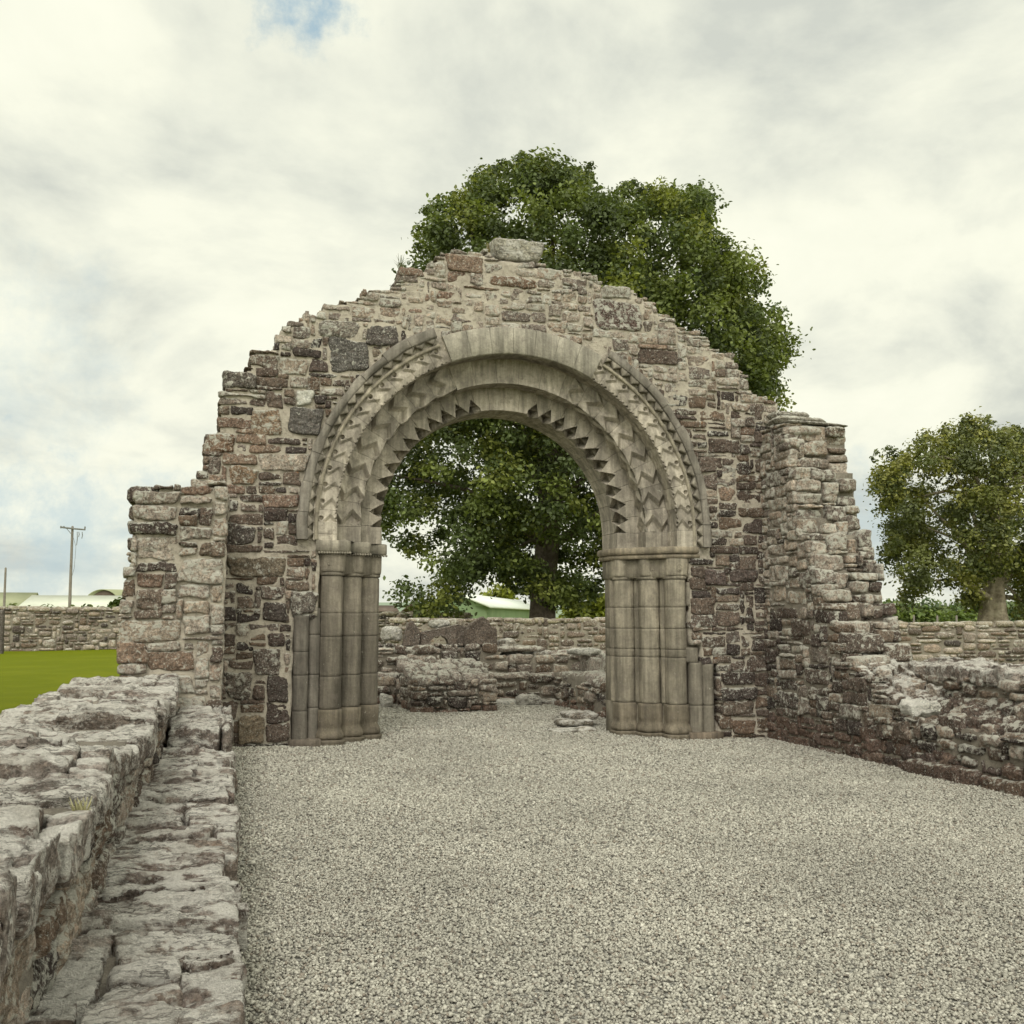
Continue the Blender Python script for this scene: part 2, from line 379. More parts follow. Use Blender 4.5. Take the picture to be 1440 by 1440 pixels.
def pack(mask, U0, U1, V0, V1, cu, cv, sizes, seed=1):
    """irregular coursed packing; sizes: list of (weight,(wmin,wmax),(hmin,hmax)) in cells"""
    r = random.Random(seed)
    nu = int(round((U1-U0)/cu)); nv = int(round((V1-V0)/cv))
    free = np.zeros((nu, nv), bool)
    for i in range(nu):
        for j in range(nv):
            free[i, j] = mask(U0+(i+.5)*cu, V0+(j+.5)*cv)
    out = []
    ws = [s[0] for s in sizes]
    for j in range(nv):
        i = 0
        while i < nu:
            if not free[i, j]: i += 1; continue
            s = r.choices(sizes, ws)[0]
            w = r.randint(*s[1]); h = r.randint(*s[2])
            ww = 0
            while ww < w and i+ww < nu and free[i+ww, j]: ww += 1
            hh = 1
            while hh < h and j+hh < nv and free[i:i+ww, j+hh].all(): hh += 1
            free[i:i+ww, j:j+hh] = False
            out.append((U0+i*cu, U0+(i+ww)*cu, V0+j*cv, V0+(j+hh)*cv, r.random()))
            i += ww
    return out
SZ = [(4, (3, 6), (2, 3)), (2, (2, 4), (1, 2)), (2, (5, 8), (3, 4)), (2, (4, 7), (1, 2)), (1.2, (2, 3), (2, 3)), (0.7, (1, 2), (1, 2))]

BR = [(0.125, 0.10, 0.082), (0.092, 0.075, 0.065), (0.165, 0.135, 0.108), (0.21, 0.172, 0.132), (0.14, 0.115, 0.095), (0.075, 0.064, 0.058), (0.175, 0.135, 0.10)]
GR = [(0.37, 0.33, 0.275), (0.32, 0.285, 0.24), (0.42, 0.38, 0.315), (0.25, 0.22, 0.185), (0.34, 0.285, 0.225), (0.20, 0.175, 0.15), (0.38, 0.33, 0.26)]
OR = [(0.26, 0.20, 0.15), (0.23, 0.17, 0.13)]
def pick(pal, t, lich):
    c = pal[int(t*9973) % len(pal)]; s = 0.85 + 0.3*((t*77.7) % 1)
    return (c[0]*s*1.06, c[1]*s*0.985, c[2]*s*0.985, lich)

def to_items(rects, colf, g=0.02, depth=0.3, proud=(0.0, 0.035), warp=0.012):
    it = []
    for (u0, u1, v0, v1, t) in rects:
        uc, vc = (u0+u1)/2, (v0+v1)/2
        gg = g*(0.5 + 1.1*((t*31.3) % 1))
        if (u1-u0) < 2.2*gg or (v1-v0) < 2.2*gg: gg *= 0.4
        pr = proud[0] + (proud[1]-proud[0])*((t*53.9) % 1)
        j = [(((t*k_) % 1)-.5)*warp for k_ in (11.1, 23.3, 41.7, 67.9)]
        it.append((u0+gg/2+j[0], u1-gg/2+j[1], v0+gg/2+j[2], v1-gg/2+j[3], -depth, pr, colf(uc, vc, t)))
    return it

def slab(mb, mask, U0, U1, V0, V1, cell, w0, w1, mapf, amp=0.012, seed=3, col=(0.3, 0.3, 0.3, 0), back=True):
    """core wall: cell grid filled where mask holds, front at w1, back at w0"""
    nu = int(round((U1-U0)/cell)); nv = int(round((V1-V0)/cell))
    m = np.zeros((nu+2, nv+2), bool)
    for i in range(nu):
        for j in range(nv): m[i+1, j+1] = mask(U0+(i+.5)*cell, V0+(j+.5)*cell)
    gi, gj = np.meshgrid(np.arange(nu+1), np.arange(nv+1), indexing='ij')
    u = (U0+gi*cell).ravel(); v = (V0+gj*cell).ravel()
    P = np.stack([u, v, np.zeros_like(u)], 1)
    ju = 0.3*cell*vnoise(P*9.1, seed+5); jv = 0.3*cell*vnoise(P*9.7+5, seed+6)
    nz = amp*fbm(P*2.2, seed, 4, 0.6)
    Fr = np.stack([u+ju, v+jv, w1+nz], 1); Bk = np.stack([u+ju, v+jv, w0-nz], 1)
    n = len(u); idx = lambda i, j: i*(nv+1)+j
    F = []
    I, J = np.nonzero(m[1:-1, 1:-1])
    for i, j in zip(I, J):
        a, b, c, d = idx(i, j), idx(i+1, j), idx(i+1, j+1), idx(i, j+1)
        F.append((a, b, c, d))
        if back: F.append((d+n, c+n, b+n, a+n))
        if not m[i, j+1]: F.append((a, d, d+n, a+n))
        if not m[i+2, j+1]: F.append((c, b, b+n, c+n))
        if not m[i+1, j]: F.append((b, a, a+n, b+n))
        if not m[i+1, j+2]: F.append((d, c, c+n, d+n))
    F = np.array(F); used = np.unique(F); re = np.zeros(2*n, np.int64); re[used] = np.arange(len(used))
    mb.add(mapf(np.concatenate([Fr, Bk])[used]), re[F], col)

def inpoly(poly):
    P = np.array(poly, float)
    def f(x, y):
        c = False; j = len(P)-1
        for i in range(len(P)):
            if (P[i, 1] > y) != (P[j, 1] > y) and x < (P[j, 0]-P[i, 0])*(y-P[i, 1])/(P[j, 1]-P[i, 1])+P[i, 0]: c = not c
            j = i
        return c
    return f
FRONT = lambda Y: (lambda p: np.stack([p[:, 0], Y-p[:, 2], p[:, 1]], 1))           # u=x v=z, outwards = -Y
EAST = lambda X: (lambda p: np.stack([X+p[:, 2], p[:, 0], p[:, 1]], 1))            # u=y v=z, outwards = +X
WEST = lambda X: (lambda p: np.stack([X-p[:, 2], p[:, 0], p[:, 1]], 1))            # outwards = -X
TOP = lambda Z: (lambda p: np.stack([p[:, 0], p[:, 1], Z+p[:, 2]], 1))
def zg(x): return -0.016*np.clip(x, -1, 9)

# ------------------------------------------------------------------ ground
def lawn_z(x, y):
    return 0.5 - 0.55*np.clip((np.asarray(x)-0)/8, 0, 1) + 0.0*np.asarray(y)
xs = np.concatenate([[-3000, -800, -200, -60, -30], np.arange(-20, -1, 1.0), [-1.2], [1.5, 3, 4.5, 6, 7], [8.7], np.arange(9.5, 40, 1.5), [60, 120, 300, 900, 3000]])
ys = np.concatenate([[-300, -60, -12], [-4.0], np.arange(-3, 20, 1.0), [20.2], np.arange(21, 60, 2.0), [80, 140, 260, 600, 1500, 4500]])
X, Y = np.meshgrid(xs, ys, indexing='ij')
Z = lawn_z(X, Y) + 0.02*np.sin(X*1.3)*np.cos(Y*0.9)
mb = MB(); nY = len(ys); F = []
for i in range(len(xs)-1):
    for j in range(nY-1):
        cx, cy = (xs[i]+xs[i+1])/2, (ys[j]+ys[j+1])/2
        if -1.2 < cx < 8.7 and -4 < cy < 20.2: continue
        F.append((i*nY+j, (i+1)*nY+j, (i+1)*nY+j+1, i*nY+j+1))
mb.add(np.stack([X.ravel(), Y.ravel(), Z.ravel()], 1), F)
tag(mb.build('ground', M['lawn'], smooth=True), kind='structure')
mb = MB(); gx = np.linspace(-1.25, 8.75, 60); gy = np.linspace(-4.05, 20.25, 140)
X, Y = np.meshgrid(gx, gy, indexing='ij')
P = np.stack([X.ravel(), Y.ravel(), zg(X.ravel())], 1); P[:, 2] += 0.008*fbm(P*np.array([1.1, 1.1, 0]), 5, 3)
mb.add(P, [(i*140+j, (i+1)*140+j, (i+1)*140+j+1, i*140+j+1) for i in range(59) for j in range(139)])
tag(mb.build('gravel_floor', M['gravel'], smooth=True), kind='structure')
# loose chippings lying on the bed
O6 = np.array([(1, 0, 0), (0, 1, 0), (-1, 0, 0), (0, -1, 0), (0, 0, 1), (0, 0, -1)], float)
F8 = np.array([(0, 1, 4), (1, 2, 4), (2, 3, 4), (3, 0, 4), (1, 0, 5), (2, 1, 5), (3, 2, 5), (0, 3, 5)])
mb = MB()
def pebbles(y0, y1, xl, xh, sp, rad):
    A = (y1-y0)*(xh-xl); n = int(A/sp**2)
    y = rng.uniform(y0, y1, n); x = rng.uniform(xl, xh, n)
    k = (x < 0.86*y + 0.4) & (x > -0.1*y-0.3); x = x[k]; y = y[k]; n = len(x)
    V = O6[None]*(1 + rng.uniform(-.35, .35, (n, 6, 1)))
    V = V*rng.uniform(0.55, 1.15, (n, 1, 3))*np.array([1, 1, 0.7])*rad*rng.lognormal(0, .22, (n, 1, 1))
    a = rng.uniform(0, 6.28, n); b = rng.uniform(-.6, .6, n); c = rng.uniform(-.6, .6, n)
    ca, sa, cb_, sb_, cc, sc2 = np.cos(a), np.sin(a), np.cos(b), np.sin(b), np.cos(c), np.sin(c)
    Z0 = V[..., 2]*cb_[:, None] - V[..., 1]*sb_[:, None]; Y0 = V[..., 1]*cb_[:, None] + V[..., 2]*sb_[:, None]; X0 = V[..., 0]
    Z1 = Z0*cc[:, None] - X0*sc2[:, None]; X1 = X0*cc[:, None] + Z0*sc2[:, None]
    X2 = X1*ca[:, None]-Y0*sa[:, None]; Y2 = X1*sa[:, None]+Y0*ca[:, None]
    P0 = np.stack([x, y, zg(x)], 1)
    zb = P0[:, 2] + 0.008*fbm(np.stack([x, y, zg(x)], 1)*np.array([1.1, 1.1, 0]), 5, 3) + rng.uniform(0, .012, n)
    V = np.stack([X2+x[:, None], Y2+y[:, None], Z1+zb[:, None]], 2).reshape(-1, 3)
    g = rng.choice(6, n, p=[.30, .26, .18, .12, .08, .06]); pal = np.array([(0.37, 0.36, 0.325), (0.42, 0.41, 0.375), (0.31, 0.30, 0.27), (0.50, 0.49, 0.45), (0.25, 0.22, 0.19), (0.18, 0.165, 0.15)])
    c_ = pal[g]*np.array([0.93, 0.905, 0.85])*rng.uniform(.85, 1.15, (n, 1)); c_ = np.concatenate([c_, np.zeros((n, 1))], 1)
    F = (F8[None] + (np.arange(n)*6)[:, None, None]).reshape(-1, 3)
    mb.add(V, F, np.repeat(c_, 6, axis=0))
pebbles(3.6, 7.0, 0.0, 6.5, 0.0132, 0.0108)
pebbles(7.0, 10.0, 0.0, 7.45, 0.0170, 0.0125)
pebbles(10.0, 13.6, 0.0, 7.45, 0.022, 0.016)
pebbles(13.6, 19.3, 1.3, 6.2, 0.03, 0.019)
tag(mb.build('gravel_chippings', M['pebble']), 'pale grey angular gravel chippings covering the floor of the roofless church', 'gravel', kind='stuff')

# ------------------------------------------------------------------ gable wall with the carved arch
D = 13.2; CX, CZ = 3.68, 2.79
gab_px = [(262,700),(268,680),(285,655),(285,608),(305,605),(305,560),(313,545),(315,522),(345,520),(350,493),(382,490),(386,475),(395,457),(420,450),(430,431),(445,444),(452,428),(478,424),(505,420),(508,407),(535,410),(558,404),(564,376),(603,378),(612,360),(640,351),(690,353),(697,362),(765,372),(838,385),(845,398),(890,405),(905,418),(922,425),(925,440),(945,445),(955,460),(998,473),(1000,490),(1030,500),(1050,530),(1056,550),(1082,560),(1110,568)]
gp = [tuple(at(x, y, D)[[0, 2]]) for x, y in gab_px]
gpoly = inpoly([(-0.5, -0.3)] + [(-0.5, gp[0][1])] + gp + [(7.75, gp[-1][1]), (7.75, -0.3)])
def opening(r_up, x_half, low=None):
    def f(x, z):
        if z > CZ: return math.hypot(x-CX, z-CZ) < r_up
        return abs(x-CX) < x_half
    return f
cutA0 = opening(2.55, 2.6); cutB = opening(2.1, 2.70)
def cutA(x, z): return cutA0(x, z) if z > 2.45 else stone_cut(x, z)
def stone_cut(x, z):
    if z > 2.45: 
        if z > CZ: return math.hypot(x-CX, z-CZ) < (2.86 if abs(x-CX) > 1.02 else 2.72)
        return abs(x-CX) < 2.84
    if x < CX: return x > (0.79 if z < 1.58 else 1.10)
    return x < (6.64 if z < 0.93 else (6.40 if z < 1.18 else 6.24))
gable = thing('ruined_gable_wall', (CX, D+0.5, 0), 'tall rubble gable wall with stepped broken top pierced by the carved round arch', 'wall')
def smear(p):      # mortar laid on thicker near the repaired crown
    q = p.copy(); q[:, 2] += np.where(p[:, 2] > -0.15, 0.012*np.clip((p[:, 1]-4.6)/0.7, 0, 1), 0); return FRONT(D)(q)
mb = MB()
slab(mb, lambda x, z: gpoly(x, z+0.05) and gpoly(x-.04, z) and gpoly(x+.04, z) and not cutA(x, z), -0.6, 7.8, -0.3, 6.7, 0.05, -0.34, -0.016, smear, 0.013)
slab(mb, lambda x, z: gpoly(x, z+0.08) and gpoly(x-.05, z) and gpoly(x+.05, z) and not cutB(x, z), -0.6, 7.8, -0.3, 6.7, 0.05, -1.12, -0.345, FRONT(D), 0.012, 5)
mb.build('mortar_core', M['mortar'], gable, smooth=False)
def gcol(x, z, t):
    up = np.clip((z-4.4)/1.0, 0, 1); mid = 1-min(1, abs(x-CX)/3.2)
    pale = np.clip(0.15 + 0.85*up, 0, 1)
    if z < 1.0: pale = 0.08
    if x < 0.3 and 3.0 < z < 4.2 and t < 0.3: return pick(OR, t, 0.3)
    r = (t*173.3) % 1
    if t > 0.965 and z > 3: return pick(OR, t, 0.3)
    if r < pale: return pick(GR, t, 0.35+0.5*((t*7.7) % 1))
    return pick(BR, t, 0.12+0.5*((t*5.3) % 1)**2)
# the larger stones one can pick out in the wall face, at their measured places
FEAT = []
for (x0, y0, x1, y1, c) in [(836,427,903,461,(0.115,0.075,0.066,0.75)),(462,478,521,524,(0.125,0.115,0.105,0.3)),(402,572,455,612,(0.13,0.118,0.108,0.15)),(352,575,398,614,(0.26,0.185,0.13,0.6)),
        (417,549,441,569,(0.72,0.70,0.64,1.0)),(515,459,563,484,(0.12,0.105,0.095,0.3)),(446,451,510,476,(0.19,0.165,0.14,0.6)),(317,737,362,768,(0.105,0.088,0.078,0.4)),(321,782,403,812,(0.19,0.155,0.115,0.35)),
        (370,847,406,876,(0.095,0.078,0.07,0.1)),(355,912,398,948,(0.12,0.095,0.08,0.5)),(372,950,410,990,(0.085,0.068,0.06,0.1)),(316,944,356,985,(0.13,0.105,0.088,0.5)),(332,1003,372,1048,(0.22,0.175,0.125,0.2)),
        (408,830,446,864,(0.14,0.118,0.10,0.5)),(284,607,330,636,(0.20,0.13,0.09,0.5)),(322,655,362,684,(0.24,0.165,0.11,0.5)),(313,524,362,546,(0.14,0.12,0.105,0.4)),(990,800,1022,822,(0.13,0.10,0.09,0.1)),
        (1025,800,1067,820,(0.115,0.09,0.08,0.1)),(1015,965,1066,985,(0.09,0.072,0.064,0.4)),(1015,985,1062,1008,(0.16,0.125,0.10,0.3)),(1030,1010,1064,1034,(0.19,0.13,0.095,0.1)),(560,378,598,388,(0.20,0.14,0.105,0.4)),
        (684,392,758,403,(0.21,0.14,0.10,0.5)),(846,405,888,420,(0.30,0.26,0.215,0.8))]:
    a = at(x0, y1, D); b = at(x1, y0, D); c = tuple(v*1.15 for v in c[:3])+(c[3],); FEAT.append((a[0]+.008, b[0]-.008, a[2]+.008, b[2]-.008, -0.26, 0.03, c))
def infeat(x, z): return any(q[0]-.008 < x < q[1]+.008 and q[2]-.006 < z < q[3]+.006 for q in FEAT)
rects = pack(lambda x, z: gpoly(x, z) and not stone_cut(x, z) and not infeat(x, z), -0.5, 7.7, -0.3, 6.66, 0.075, 0.058, SZ, 11)
mb = MB()
def warpF(Y):
    b = FRONT(Y)
    def f(p):
        q = p.copy(); P3 = np.stack([p[:, 0]*0.9, p[:, 1]*0.9, p[:, 1]*0], 1)
        q[:, 1] += 0.022*vnoise(P3, 31); q[:, 0] += 0.015*vnoise(P3*1.7, 32)
        return b(q)
    return f
stones(mb, to_items(rects, gcol, 0.015, 0.26, (-0.004, 0.024)), warpF(D), 0.022, 0.016, (7, 18), 26, 1)
stones(mb, FEAT, FRONT(D), 0.018, 0.018, (5, 12), 34, 2)
mb.build('rubble_facing', M['rubble'], gable, smooth=True)
# rear half of the wall so the broken top is stone all the way through
mb = MB()
top_only = lambda x, z: gpoly(x, z) and not (gpoly(x, z+0.42) and gpoly(x-0.3, z) and gpoly(x+0.3, z)) and z > 2.6
rr = pack(top_only, -0.5, 7.7, 2.7, 6.66, 0.075, 0.058, SZ, 12)
it = [(a, b, c, d, -1.15, -0.24, gcol((a+b)/2, (c+d)/2, t)) for a, b, c, d, t in rr]
stones(mb, it, warpF(D), 0.05, 0.014, (4, 8), 10, 4)
mb.build('rubble_backing', M['rubble'], gable, smooth=True)

# arch orders -----------------------------------------------------------
DEL = 0.0975
def arch_pt(th, r, y):
    x = np.where(th < 0, CX+r, np.where(th > math.pi, CX-r, CX + r*np.cos(th)))
    z = np.where(th < 0, CZ + th*2.36, np.where(th > math.pi, CZ - (th-math.pi)*2.36, CZ + r*np.sin(th)))
    return np.stack([x, y, z], -1)
def tri(p): f = p - np.floor(p); return 1-np.abs(2*f-1)
def saw(p, k=0.8):
    f = p - np.floor(p); return np.where(f < k, f/k, (1-f)/(1-k))
def order(r_in, r_out, y0, y1, fn, nth, ns, colseed, joint=0.10, dark=1.0):
    """one ring: face r_out..r_in at y0 then soffit r_in from y0 to y1. fn(th,s,Lf,L) -> (dy, dr)"""
    Lf = r_out-r_in; L_ = Lf+(y1-y0)
    th = np.linspace(-DEL, math.pi+DEL, nth)
    sf = np.linspace(0, Lf, int(ns*Lf/L_)+1); ss = np.linspace(Lf, L_, int(ns*(y1-y0)/L_)+2)[1:]
    s = np.concatenate([sf, ss])
    T, Sg = np.meshgrid(th, s, indexing='ij')
    r = np.where(Sg <= Lf, r_out-Sg, r_in); y = np.where(Sg <= Lf, y0, y0+(Sg-Lf))
    dy, dr = fn(T, Sg, Lf, L_)
    jid = np.floor(T/joint + 0.37*np.sin(np.floor(T/joint)*5)*0); jf = np.abs(T/joint - np.round(T/joint))*joint*r_in
    g = 0.007*np.clip(1-jf/0.006, 0, 1)
    P3 = np.stack([T.ravel()*2.3*r_in, Sg.ravel()*4, np.zeros(T.size)], 1)
    ng = (0.004*fbm(P3*3, colseed, 3)).reshape(T.shape)
    face = Sg <= Lf
    y = y + dy + np.where(face, g+ng, 0); r = r + dr + np.where(face, 0, g+ng)
    V = arch_pt(T, r, y).reshape(-1, 3); ns_ = len(s)
    i, j = np.meshgrid(np.arange(nth-1), np.arange(ns_-1), indexing='ij'); a = (i*ns_+j).ravel()
    F = np.stack([a, a+ns_, a+ns_+1, a+1], 1)
    ji = np.round((T/joint-0.5)).astype(int).ravel()
    rr_ = np.random.default_rng(colseed).uniform(0.85, 1.12, 400)[ji+50]
    base = np.array([0.36, 0.32, 0.262])*dark
    c = np.concatenate([base[None]*rr_[:, None], np.zeros((len(rr_), 1))], 1)
    # the vertices of a joint are a shade darker mortar-stained
    c[:, :3] *= (1-0.35*np.clip(g/0.007, 0, 1).ravel())[:, None]
    return V, F, c
def sector(T, a, b, soft=0.004):      # carved only outside the plain restored crown between angles a..b (degrees)
    return ((T < R(a)) | (T > R(b))).astype(float)*(T > -DEL+0.10)*(T < math.pi+DEL-0.10)
def fn1(T, s, Lf, L_):
    p = R(6.9); a = np.abs(s-Lf); w = 0.18
    f = (T-R(3.45))/p; f = f-np.floor(f); right = T < math.pi/2
    f = np.where(right, 1-f, f)
    t = saw(f, 0.66)
    dep = np.clip((w*t-a)*5.0, 0, 0.15)*sector(T, 78, 101)
    dep = dep*(s < Lf+0.26)
    cav = np.zeros_like(s)
    return dep*0.75, dep*0.75
def fn2(T, s, Lf, L_):
    p = R(8.6); q = np.abs(s-Lf)/0.30
    f = T/p; right = T < math.pi/2; f = np.where(right, -f, f)
    sec = sector(T, 66, 111)
    ph = f + 0.5*np.abs(np.mod((s-0.01)/0.135, 2.0)-1.0) + 0.06*vnoise(np.stack([(T*5).ravel(), (s*7).ravel(), 0*s.ravel()], 1), 3).reshape(s.shape)
    hgt = saw(ph, 0.72)
    face = s <= Lf
    d = 0.07*(1-hgt)*sec
    notch = 0*s
    cav = (1-sec)*0.03*np.sin(np.clip(s/Lf, 0, 1)*math.pi)
    return np.where(face, d+notch-0.015*sec+cav, notch*0.5), np.where(face, notch*0.5, d*0.9+notch-0.015*sec)
def fn3(T, s, Lf, L_):
    p = R(4.9); f = T/p; right = T < math.pi/2; f = np.where(right, -f, f)
    sec = sector(T, 62.5, 112)
    face = s <= Lf
    v = np.abs(np.mod(s/0.105, 2.0)-1.0)
    hgt = saw(f + 0.55*v, 0.75)
    d = 0.034*(1-hgt)*sec
    # pellet-holes along the outer border
    fc = (f-np.floor(f)-0.5)*p*2.55; hole_ = np.clip(1-np.hypot(fc, (s-0.095))/0.032, 0, 1)
    d = d + 0.07*np.clip(hole_*3, 0, 1)*sec
    teeth = np.clip((0.028*tri(f*3.0)-np.abs(s-Lf))*3, 0, 0.03)*sec
    return np.where(face, d+teeth, teeth), np.where(face, teeth, teeth + 0.3*d)
y3, y2, y1 = D-0.03, D+0.28, D+0.58
def add_order(name, label, *a, **k):
    V, F, c = order(*a, **k); m_b = MB(); m_b.add(V, F, c); o = m_b.build(name, M['dressed'], gable); o['label'] = label; return o
add_order('arch_order', 'innermost arch ring with deep sawtooth chevrons', 1.70, 2.06, y1, y1+0.62, fn1, 2300, 90, 3, joint=R(6.9))
add_order('arch_order', 'middle arch ring with large folded chevrons', 2.02, 2.42, y2, y1+0.03, fn2, 2300, 90, 4, joint=R(8.6))
add_order('arch_order', 'outer arch ring with small chevrons and drilled holes', 2.36, 2.66, y3, y2+0.03, fn3, 2600, 90, 5, joint=R(4.9)*1.5)
# plain restored crown of the outer ring, standing slightly proud
def arcband(mb_, a0, a1, r0, r1, ya, yb, col, n=60, wob=0.0, teeth=0.0, tp=R(3.3)):
    th = np.linspace(a0, a1, n)
    ro = r1 + 0*th
    ri = r0 + teeth*tri(th/tp)
    prof = [(ri, yb), (ri, ya+0.012), (ri+0.012, ya), (ro-0.012, ya), (ro, ya+0.012), (ro, yb)]
    V = np.stack([arch_pt(th, r_ + wob*vnoise(np.stack([th*14, th*0, th*0+k], 1), 8), y_+0*th) for k, (r_, y_) in enumerate(prof)], 1)
    m_ = len(prof); V = V.reshape(-1, 3)
    F = [(i*m_+j, i*m_+(j+1) % m_, (i+1)*m_+(j+1) % m_, (i+1)*m_+j) for i in range(n-1) for j in range(m_)]
    mb_.add(V, F, col)
    mb_.add(V[:m_], [(0, 1, 2, 3), (0, 3, 4, 5)], col); mb_.add(V[-m_:], [(3, 2, 1, 0), (5, 4, 3, 0)], col)
mb = MB()
for k_ in range(7):
    a0 = R(62.5 + k_*49.5/7); a1 = R(62.5 + (k_+1)*49.5/7)-0.0018; g_ = random.uniform(.92, 1.06)
    arcband(mb, a0, a1, 2.352, 2.72, D-0.075, D+0.2, (0.30*g_, 0.275*g_, 0.225*g_, 0), 14, 0.002)
mb.build('restored_ring', M['dressed'], gable)
for nm, A0, A1 in (('hood_mould', -DEL, R(61)), ('hood_mould', R(113.5), math.pi+DEL)):
    mb = MB(); n = 9
    for k_ in range(n):
        a0 = A0+(A1-A0)*k_/n; a1 = A0+(A1-A0)*(k_+1)/n-0.002; g_ = random.uniform(.8, 1.0)
        rw = 2.86 + random.uniform(-.02, .012)
        arcband(mb, a0, a1, 2.74, rw, D-0.085-random.uniform(0, .02), D+0.15, (0.25*g_, 0.225*g_, 0.19*g_, 0), 26, 0.014)
        # toothed fillet under the hood
        arcband(mb, a0, a1, 2.655, 2.745, D-0.075, D+0.15, (0.27*g_, 0.24*g_, 0.195*g_, 0), 60, 0.0, 0.075, R(3.6))
        arcband(mb, a0, a1, 2.60, 2.645, D-0.048, D+0.15, (0.34*g_, 0.30*g_, 0.23*g_, 0), 26, 0.003)
    mb.build(nm, M['dressed'], gable)

# piers -----------------------------------------------------------------
def column(mb_, cx, cy, zs, rfun, colf, ex=2.0, seg=36, g=0.005, jit=0.003):
    """courses of an engaged shaft; rfun(z)->radius; superellipse exponent ex"""
    a = np.linspace(0, 2*math.pi, seg, endpoint=False)
    c, s = np.cos(a), np.sin(a); k = (np.abs(c)**ex+np.abs(s)**ex)**(-1/ex); c = c*k; s = s*k
    for i in range(len(zs)-1):
        z0, z1 = zs[i], zs[i+1]; jx, jy = random.uniform(-jit, jit), random.uniform(-jit, jit)
        zz = [z0+0.0015, z0+g] + list(np.linspace(z0+g, z1-g, max(2, int((z1-z0)/0.03)+1))[1:-1]) + [z1-g, z1-0.0015]
        rings = []
        for kz, z in enumerate(zz):
            r_ = rfun(z) - (g if kz in (0, len(zz)-1) else 0)
            rings.append(np.stack([cx+jx+r_*c, cy+jy+r_*s, np.full(seg, z)], 1))
        V = np.concatenate(rings); n = len(zz)
        nz = 0.0035*fbm(V*9, 77, 3); V[:, 0] += nz*np.tile(c, n); V[:, 1] += nz*np.tile(s, n)
        F = [(p*seg+q, p*seg+(q+1) % seg, (p+1)*seg+(q+1) % seg, (p+1)*seg+q) for p in range(n-1) for q in range(seg)]
        mb_.add(V, F, colf((z0+z1)/2))
        capv = np.concatenate([V[-seg:], [[cx, cy, zz[-1]]]]); mb_.add(capv, [(q, (q+1) % seg, seg) for q in range(seg)], colf((z0+z1)/2))
def prism(mb_, poly, z0, z1, col, bev=0.012, nz=4):
    P = np.array(poly, float); c = P.mean(0); n = len(P)
    area = 0.5*np.sum(P[:, 0]*np.roll(P[:, 1], -1)-np.roll(P[:, 0], -1)*P[:, 1])
    if area < 0: P = P[::-1]
    # edge normals inset
    d0 = P-np.roll(P, 1, 0); d1 = np.roll(P, -1, 0)-P
    nrm = lambda d: np.stack([d[:, 1], -d[:, 0]], 1)/np.linalg.norm(d, axis=1, keepdims=True)
    m_ = nrm(d0)+nrm(d1); m_ = m_/np.maximum((m_*nrm(d1)).sum(1, keepdims=True), 0.3)
    rings = [(z0, bev), (z0+bev, 0), (z1-bev, 0), (z1, bev)]
    V = np.concatenate([np.concatenate([P-m_*b, np.full((n, 1), z)], 1) for z, b in rings])
    F = [(p*n+q, p*n+(q+1) % n, (p+1)*n+(q+1) % n, (p+1)*n+q) for p in range(3) for q in range(n)]
    mb_.add(V, F, col)
    # fan caps about centroid
    cc = np.concatenate([V[-n:], [[*c, z1]]]); mb_.add(cc, [(q, (q+1) % n, n) for q in range(n)], col)
    cc = np.concatenate([V[:n], [[*c, z0]]]); mb_.add(cc, [((q+1) % n, q, n) for q in range(n)], col)
